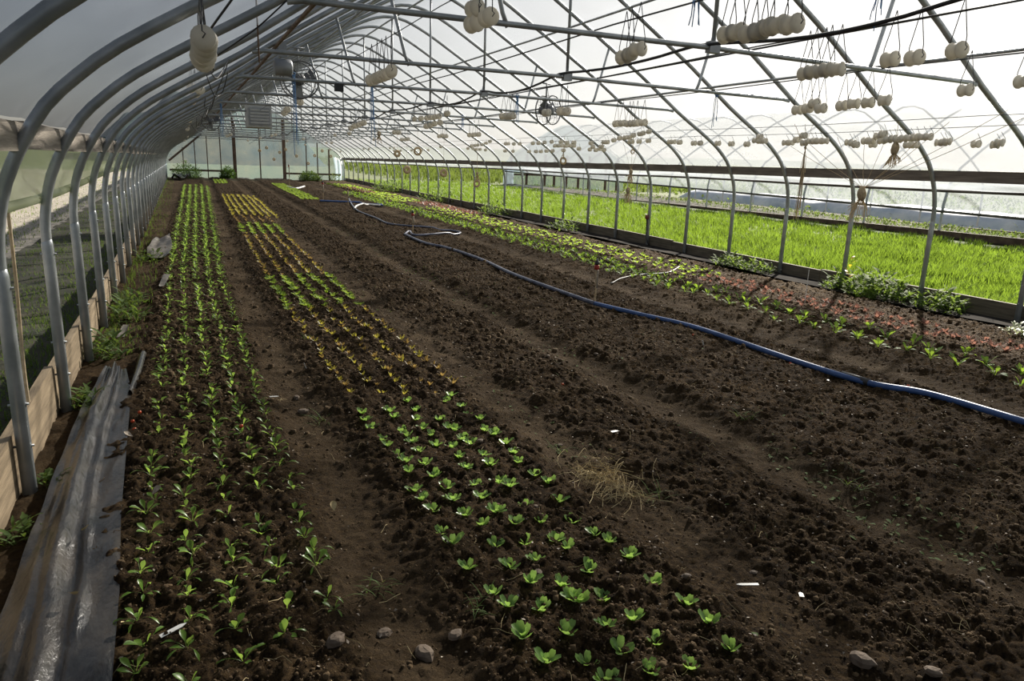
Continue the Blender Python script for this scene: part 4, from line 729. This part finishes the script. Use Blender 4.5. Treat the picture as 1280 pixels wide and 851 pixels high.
ring((5.8, 19.24, 1.83), .09, .028, 'pale twine ring hanging in the middle distance under the spools', 2.5); ring((6.3, 22.005, 1.31), .08, .05, 'round grey twine roll hanging low beyond the taped ring', 2.48); ring((6.65, 19.565, 1.28), .075, .045, 'second round grey twine roll hanging low near the grass', 2.48); ring((5.8, 21.3, 1.77), .07, .04, 'dark twine roll hanging left of the pale ring', 2.5)
RW = ['leftmost', 'second', 'third', 'fourth', 'fifth', 'sixth', 'seventh', 'eighth', 'ninth', 'tenth']
for i, (x, z) in enumerate(((3.7, 1.75), (4.05, 1.9), (4.4, 1.35), (4.7, 1.7), (5.0, 1.85), (5.55, 1.55), (6.15, 1.2), (6.5, 1.6), (6.9, 1.85), (7.35, 1.6))):
    ring((x*.96+.05, 39.085, z+.1), .05, .03, 'small twine roll dangling before the end wall, %s in the row' % RW[i], 2.5)

# ropes, cables, blue ties
def rope(name, pts, r, mat, label, cat='rope', k=4):
    m = MB(); m.tube(catmull([tuple(p) for p in pts], k), r, 6); return tag(m.build(name, mat, smooth=True), label, cat)
rope('pull_cord', [(-.78, 4.2, 1.27), (-.785, 4.2, .9), (-.80, 4.2, .45), (-.80, 4.22, .05)], .008, M['twine'], 'yellowish pull cord hanging from the left curtain', 'cord')
BT = [((1.35, 9.8, 2.56), 1.0, 'blue twine hank wound on a cross tie near the left fan'), ((2.35, 9.85, 2.62), .9, 'long blue ribbon hanging from the third cross tie left of the ridge'), ((.72, 14.7, 2.5), .7, 'blue twine strip hanging at the left end of a far cross tie'), ((2.9, 3.85, 2.75), .35, 'blue twine wrapped round the dark wire at the top of the photo'), ((6.0, 7.4, 2.46), .42, 'blue twine strip hanging from the second cross tie on the right'), ((4.3, 3.75, 2.9), .42, 'dark blue twine loop hanging above the right ridge spools'), ((5.1, 3.15, 2.55), .35, 'blue frayed twine hanging near the right edge of the photo'), ((4.4, 9.75, 2.5), .38, 'blue twine tie hanging beside the right fan'), ((5.4, 14.7, 2.5), .3, 'pale blue tie on a far right cross tie')]
for i, (c, l, lab) in enumerate(BT):
    m = MB()
    for j in range(5):
        a = j*1.25; strand(m, (.012*math.cos(a), .012*math.sin(a), 0), (.03*math.cos(a), .03*math.sin(a), -l*random.uniform(.6, 1)), .004, .02, 5)
    m.tube([(.025*math.cos(t), .0, .02*math.sin(t)+.0) for t in np.linspace(0, 5.8, 10)], .006, 5); tag(m.build('blue_tie', M['bluetwine'], loc=c), lab, 'twine', 'blue twine ties on the frame')
rope('power_cable', [(.70, 4.9, 2.52), (.50, 5.0, 2.33), (.36, 5.25, 2.24), (.22, 5.6, 2.15), (.30, 6.4, 2.13), (.45, 7.3, 2.38), (.36, 8.6, 2.12), (.48, 9.8, 2.38), (.38, 11, 2.1), (.5, 12.2, 2.38), (.4, 13.6, 2.1), (.5, 14.7, 2.38), (.4, 19, 2.2), (.5, 26, 2.3)], .005, M['black'], 'black power cable looping along the left roof slope', 'cable')
rope('power_cable', [(.30, 3.9, 2.30), (.12, 4.5, 2.1), (.16, 4.95, 2.13), (.24, 5.5, 2.1), (.22, 6.1, 2.12)], .006, M['black'], 'short black cable tied round the near left hoops', 'cable')
rope('hanging_cord', [(.57, 5.9, 2.75), (.58, 6.0, 2.45), (.60, 6.2, 2.25)], .006, M['rust'], 'dark red cord hanging near the second cross tie end', 'cord')
for i in range(5):
    y = 6.3+i*2.44; rope('cable_loop', [(.22+.06*(i % 2), y, 2.14), (.27, y+.1, 2.0+.04*(i % 3)), (.34, y+.25, 2.04), (.38, y+.1, 2.18)], .004, M['black'], 'black cable loop dangling under the left slope, %s from the near end' % ordn(i+1), 'cable', 3)

# ------------------------------------------------------------------ fans, heater, box, tap
def fan(c, R, rz, label):
    o = empty('circulation_fan', c, rz); tag(o, label, 'fan', 'circulation fans hung from the ties')
    m = MB()
    for yy_ in (-.09, .09): m.tube([(R*math.cos(2*math.pi*i/24), yy_, R*math.sin(2*math.pi*i/24)) for i in range(24)], .010, 6, False, True)
    m.build('guard_ring', M['fan'], o, True); m = MB()
    for i in range(12):
        a = 2*math.pi*i/12; m.tube([(.04*math.cos(a), -.13, .04*math.sin(a)), (R*.6*math.cos(a), -.125, R*.6*math.sin(a)), (R*math.cos(a), -.09, R*math.sin(a)), (R*math.cos(a), .09, R*math.sin(a)), (.04*math.cos(a), .13, .04*math.sin(a))], .003, 4)
    m.tube([(R*.5*math.cos(2*math.pi*i/20), -.127, R*.5*math.sin(2*math.pi*i/20)) for i in range(20)], .003, 4, False, True); m.build('guard_wires', M['fan'], o)
    for b in range(3):
        a = 2*math.pi*b/3+.4; V = []; F = []
        for i in range(5):
            t = i/4; rr = R*(.15+.75*t); w = R*(.12+.24*t)
            for j in (-1, 0, 1): V.append((rr*math.cos(a)-j*w*math.sin(a), j*w*.45, rr*math.sin(a)+j*w*math.cos(a)))
        for i in range(4):
            for j in range(2): F.append((i*3+j, i*3+3+j, i*3+4+j, i*3+1+j))
        link('blade', mesh_np('blade', V, F), M['fan'], o, smooth=True)
    m = MB(); m.lathe([(.03, -.09), (.07, -.07), (.075, .12), (.05, .16)], 12, 'y'); m.build('motor', M['fan'], o, True)
    m = MB(); m.tube([(0, .05, R*.95), (0, .05, R+.18)], .012, 6); m.tube([(-.1, .05, R+.18), (.1, .05, R+.18)], .012, 6); m.build('bracket', M['steel_dull'], o, True)
fan((1.55, 10.7, 2.58), .24, .1, 'round wire guarded circulation fan on the left of the ridge'); fan((5.30, 10.55, 2.40), .215, .5, 'round wire guarded circulation fan on the right of the ridge'); fan((.75, 20.5, 2.38), .22, 0, 'small dark circulation fan far along the left slope')
o = empty('unit_heater', (1.62, 17.2, 2.42)); tag(o, 'grey box heater hanging far down the left of the tunnel', 'heater')
m = MB(); m.box(-.28, .22, -.3, .3, -.26, .22); m.build('cabinet', M['heater'], o); m = MB(); m.box(-.24, .18, -.325, -.3, -.22, .14); m.build('louvre_frame', M['steel_dull'], o)
for i in range(5): m = MB(); m.box(-.22, .16, -.345, -.325, -.19+.065*i, -.155+.065*i); m.build('louvre', M['heater'], o)
for x in (-.24, .18): m = MB(); m.tube([(x, 0, .22), (x, 0, .62)], .006, 5); m.build('hanger', M['wire'], o)
o = empty('duct_unit', (1.22, 9.75, 2.62)); tag(o, 'dark grey duct housing hung left of the round fan', 'housing')
m = MB(); m.lathe([(.07, -.11), (.10, -.09), (.10, .09), (.07, .11)], 14, 'x'); m.build('housing', M['steel_dull'], o, True); m = MB(); m.box(-.05, .05, -.03, .03, .12, .3); m.build('bracket', M['steel_dull'], o)
o = empty('junction_box', (1.9, 9.78, 2.44)); tag(o, 'small black junction box on the third cross tie', 'box'); m = MB(); m.box(-.05, .05, -.04, .04, -.05, .04); m.build('body', M['black'], o); m = MB(); m.box(-.054, .054, -.046, -.04, -.054, .044); m.build('lid', M['black'], o)
ty = Y0+6*S; o = empty('red_tap', (CX+HW-.05, ty, .62)); tag(o, 'red tap with black hose on the right hoop leg', 'tap')
m = MB(); m.lathe([(.02, -.045), (.042, -.02), (.042, .03), (.02, .045)], 10, c=(0, 0, 0)); m.build('tap_body', M['maroon'], o, True); m = MB(); m.tube(catmull([(0, 0, -.04), (.01, 0, -.2), (-.05, -.1, -.4), (0, -.14, -.55)], 4), .016, 6); m.build('hose', M['black'], o, True)
m = MB(); m.tube([(-.06, 0, .06), (.06, 0, .06)], .008, 6); m.build('lever', M['black'], o)

# ------------------------------------------------------------------ the neighbouring tunnel and the fields beyond
NX = 18.6; NW = 9.0
nb = empty('neighbouring_tunnel', (NX, 0, 0)); tag(nb, 'neighbouring plastic tunnel with open sides beyond the bright grass', 'tunnel')
prof = [(0, -.2), (0, .9), (.08, 1.35), (.45, 1.85), (1.2, 2.35), (3, 3.4), (4.0, 3.85), (4.5, 3.92), (5.0, 3.85), (6, 3.4), (7.8, 2.35), (8.55, 1.85), (8.92, 1.35), (9, .9), (9, -.2)]
m = MB(); m.tube([(u, 0, z) for u, z in prof], .035, 6); nm = m.mesh('hoop'); nm.materials.append(M['steel_pale'])
for i in range(15): link('hoop', nm, None, nb, loc=(0, 8.3+2.44*i, float(rise(8.3+2.44*i))*.6))
for x, z_ in ((0, 0), (NW, -.42)): m = MB(); m.box(x-.04, x+.04, 4, 43, -.05+z_, .22+z_); m.build('baseboard', M['wood_dark'], nb)
Y = np.linspace(4, 43, 30); pfn = np.array([(u, z) for u, z in prof if z >= 1.3]); P = np.zeros((len(Y), len(pfn), 3)); P[..., 0] = pfn[None, :, 0]; P[..., 1] = Y[:, None]; P[..., 2] = pfn[None, :, 1]+.05+.012*(Y[:, None]-10)*.5
link('roof_film', grid_mesh('roof_film', P), M['film_nb'], nb, smooth=True)
for x in (-.05,):
    P = np.zeros((len(Y), 3, 3)); P[..., 0] = x; P[..., 1] = Y[:, None]
    for j, t in enumerate((0, .5, 1)): P[:, j, 2] = 1.45*(1-t)+t*(.68+.0153*(Y-10)); P[:, j, 2] += .0
    link('side_curtain', grid_mesh('side_curtain', P), M['curtain_r'], nb, smooth=True); m = MB(); m.tube([(x, y, .68+.0153*(y-10)) for y in Y], .035, 6); m.build('roll_pipe', M['darkrail'], nb)
ew = link('end_wall', mesh_np('end_wall', [(u, 43, z+.3) for u, z in prof], [(i, i+1, len(prof)-2-i, len(prof)-1-i) for i in range(7)]), M['film_end'], nb)
for x in (.5, 1.6, 2.9, 3.6, 4.5, 5.4, 6.2, 7.5, 8.4): m = MB(); m.box(x-.06, x+.06, 42.85, 42.98, .1, 2.3); m.build('stud', M['wood_dark'], ew)
m = MB(); m.box(0, 9, 42.85, 42.95, .95, 1.05); m.build('rail', M['wood_dark'], ew); m = MB(); m.box(-.05, .55, 42.6, 42.9, .15, 1.35); m.build('white_flap', M['flap'], nb)
x_ = np.linspace(NX-.1, NX+NW+.1, 40); y_ = np.linspace(2, 43, 60); A, B = np.meshgrid(x_, y_)
tag(link('ground_neighbour', grid_mesh('ground_neighbour', np.stack([A, B, zr(A, B)+.06+.03*np.sin(A*5)], -1)[:, ::-1]), M['nbsoil'], smooth=True), 'brown cultivated soil inside the neighbouring tunnel', kind='structure')
n = 7000; rx = NX+.7+.95*rng.integers(0, 9, n)+rng.normal(0, .13, n); ry = ydist(8, 42)(n); Vn, Fn = merge([inst(bra_l[k], np.stack([rx, ry, zr(rx, ry)+.07], -1)[k::4], rng.uniform(0, 6.28, n)[k::4], rng.uniform(.8, 1.3, n)[k::4]) for k in range(4)])
tag(link('neighbour_crop', mesh_np('neighbour_crop', Vn, Fn), M['crop_far']), 'rows of sparse green crops inside the neighbouring tunnel', 'crop', kind='stuff')
def hump(name, x, y0, y1, w, h, label):
    Y = np.linspace(y0, y1, 90); a = np.linspace(0, math.pi, 11); P = np.zeros((90, 11, 3))
    for j, t in enumerate(a): P[:, j, 0] = x+w*math.cos(t)*(1+.12*(vn(Y*1.2, np.full(90, j*.6), 7)-.5)); P[:, j, 1] = Y; P[:, j, 2] = h*math.sin(t)**.7*(.85+.35*vn(Y*.8, np.full(90, j*.4), 8))*np.minimum(1, np.minimum(Y-y0+.3, y1-Y+.3))+zr(np.full(90, x), Y)-.05
    tag(link(name, grid_mesh(name, P), M['rowcover'], smooth=True), label, 'row cover', 'white film row covers in the field')
hump('row_cover', 29.3, 8, 38, .8, .62, 'long bluish white film row cover behind the neighbouring tunnel'); hump('row_cover', 33.5, 10, 33, .7, .45, 'second white film row cover behind the first')
n = 5000; rx = rng.uniform(28.3, 60, n); ry = rng.uniform(12, 75, n); Vn, Fn = inst(bra_l[0], np.stack([rx, ry, zr(rx, ry)], -1), rng.uniform(0, 6.28, n), rng.uniform(1.6, 3.2, n))
tag(link('field_crop', mesh_np('field_crop', Vn, Fn), M['crop_far']), 'green leafy crop field beyond the white row covers', 'crop', kind='stuff')
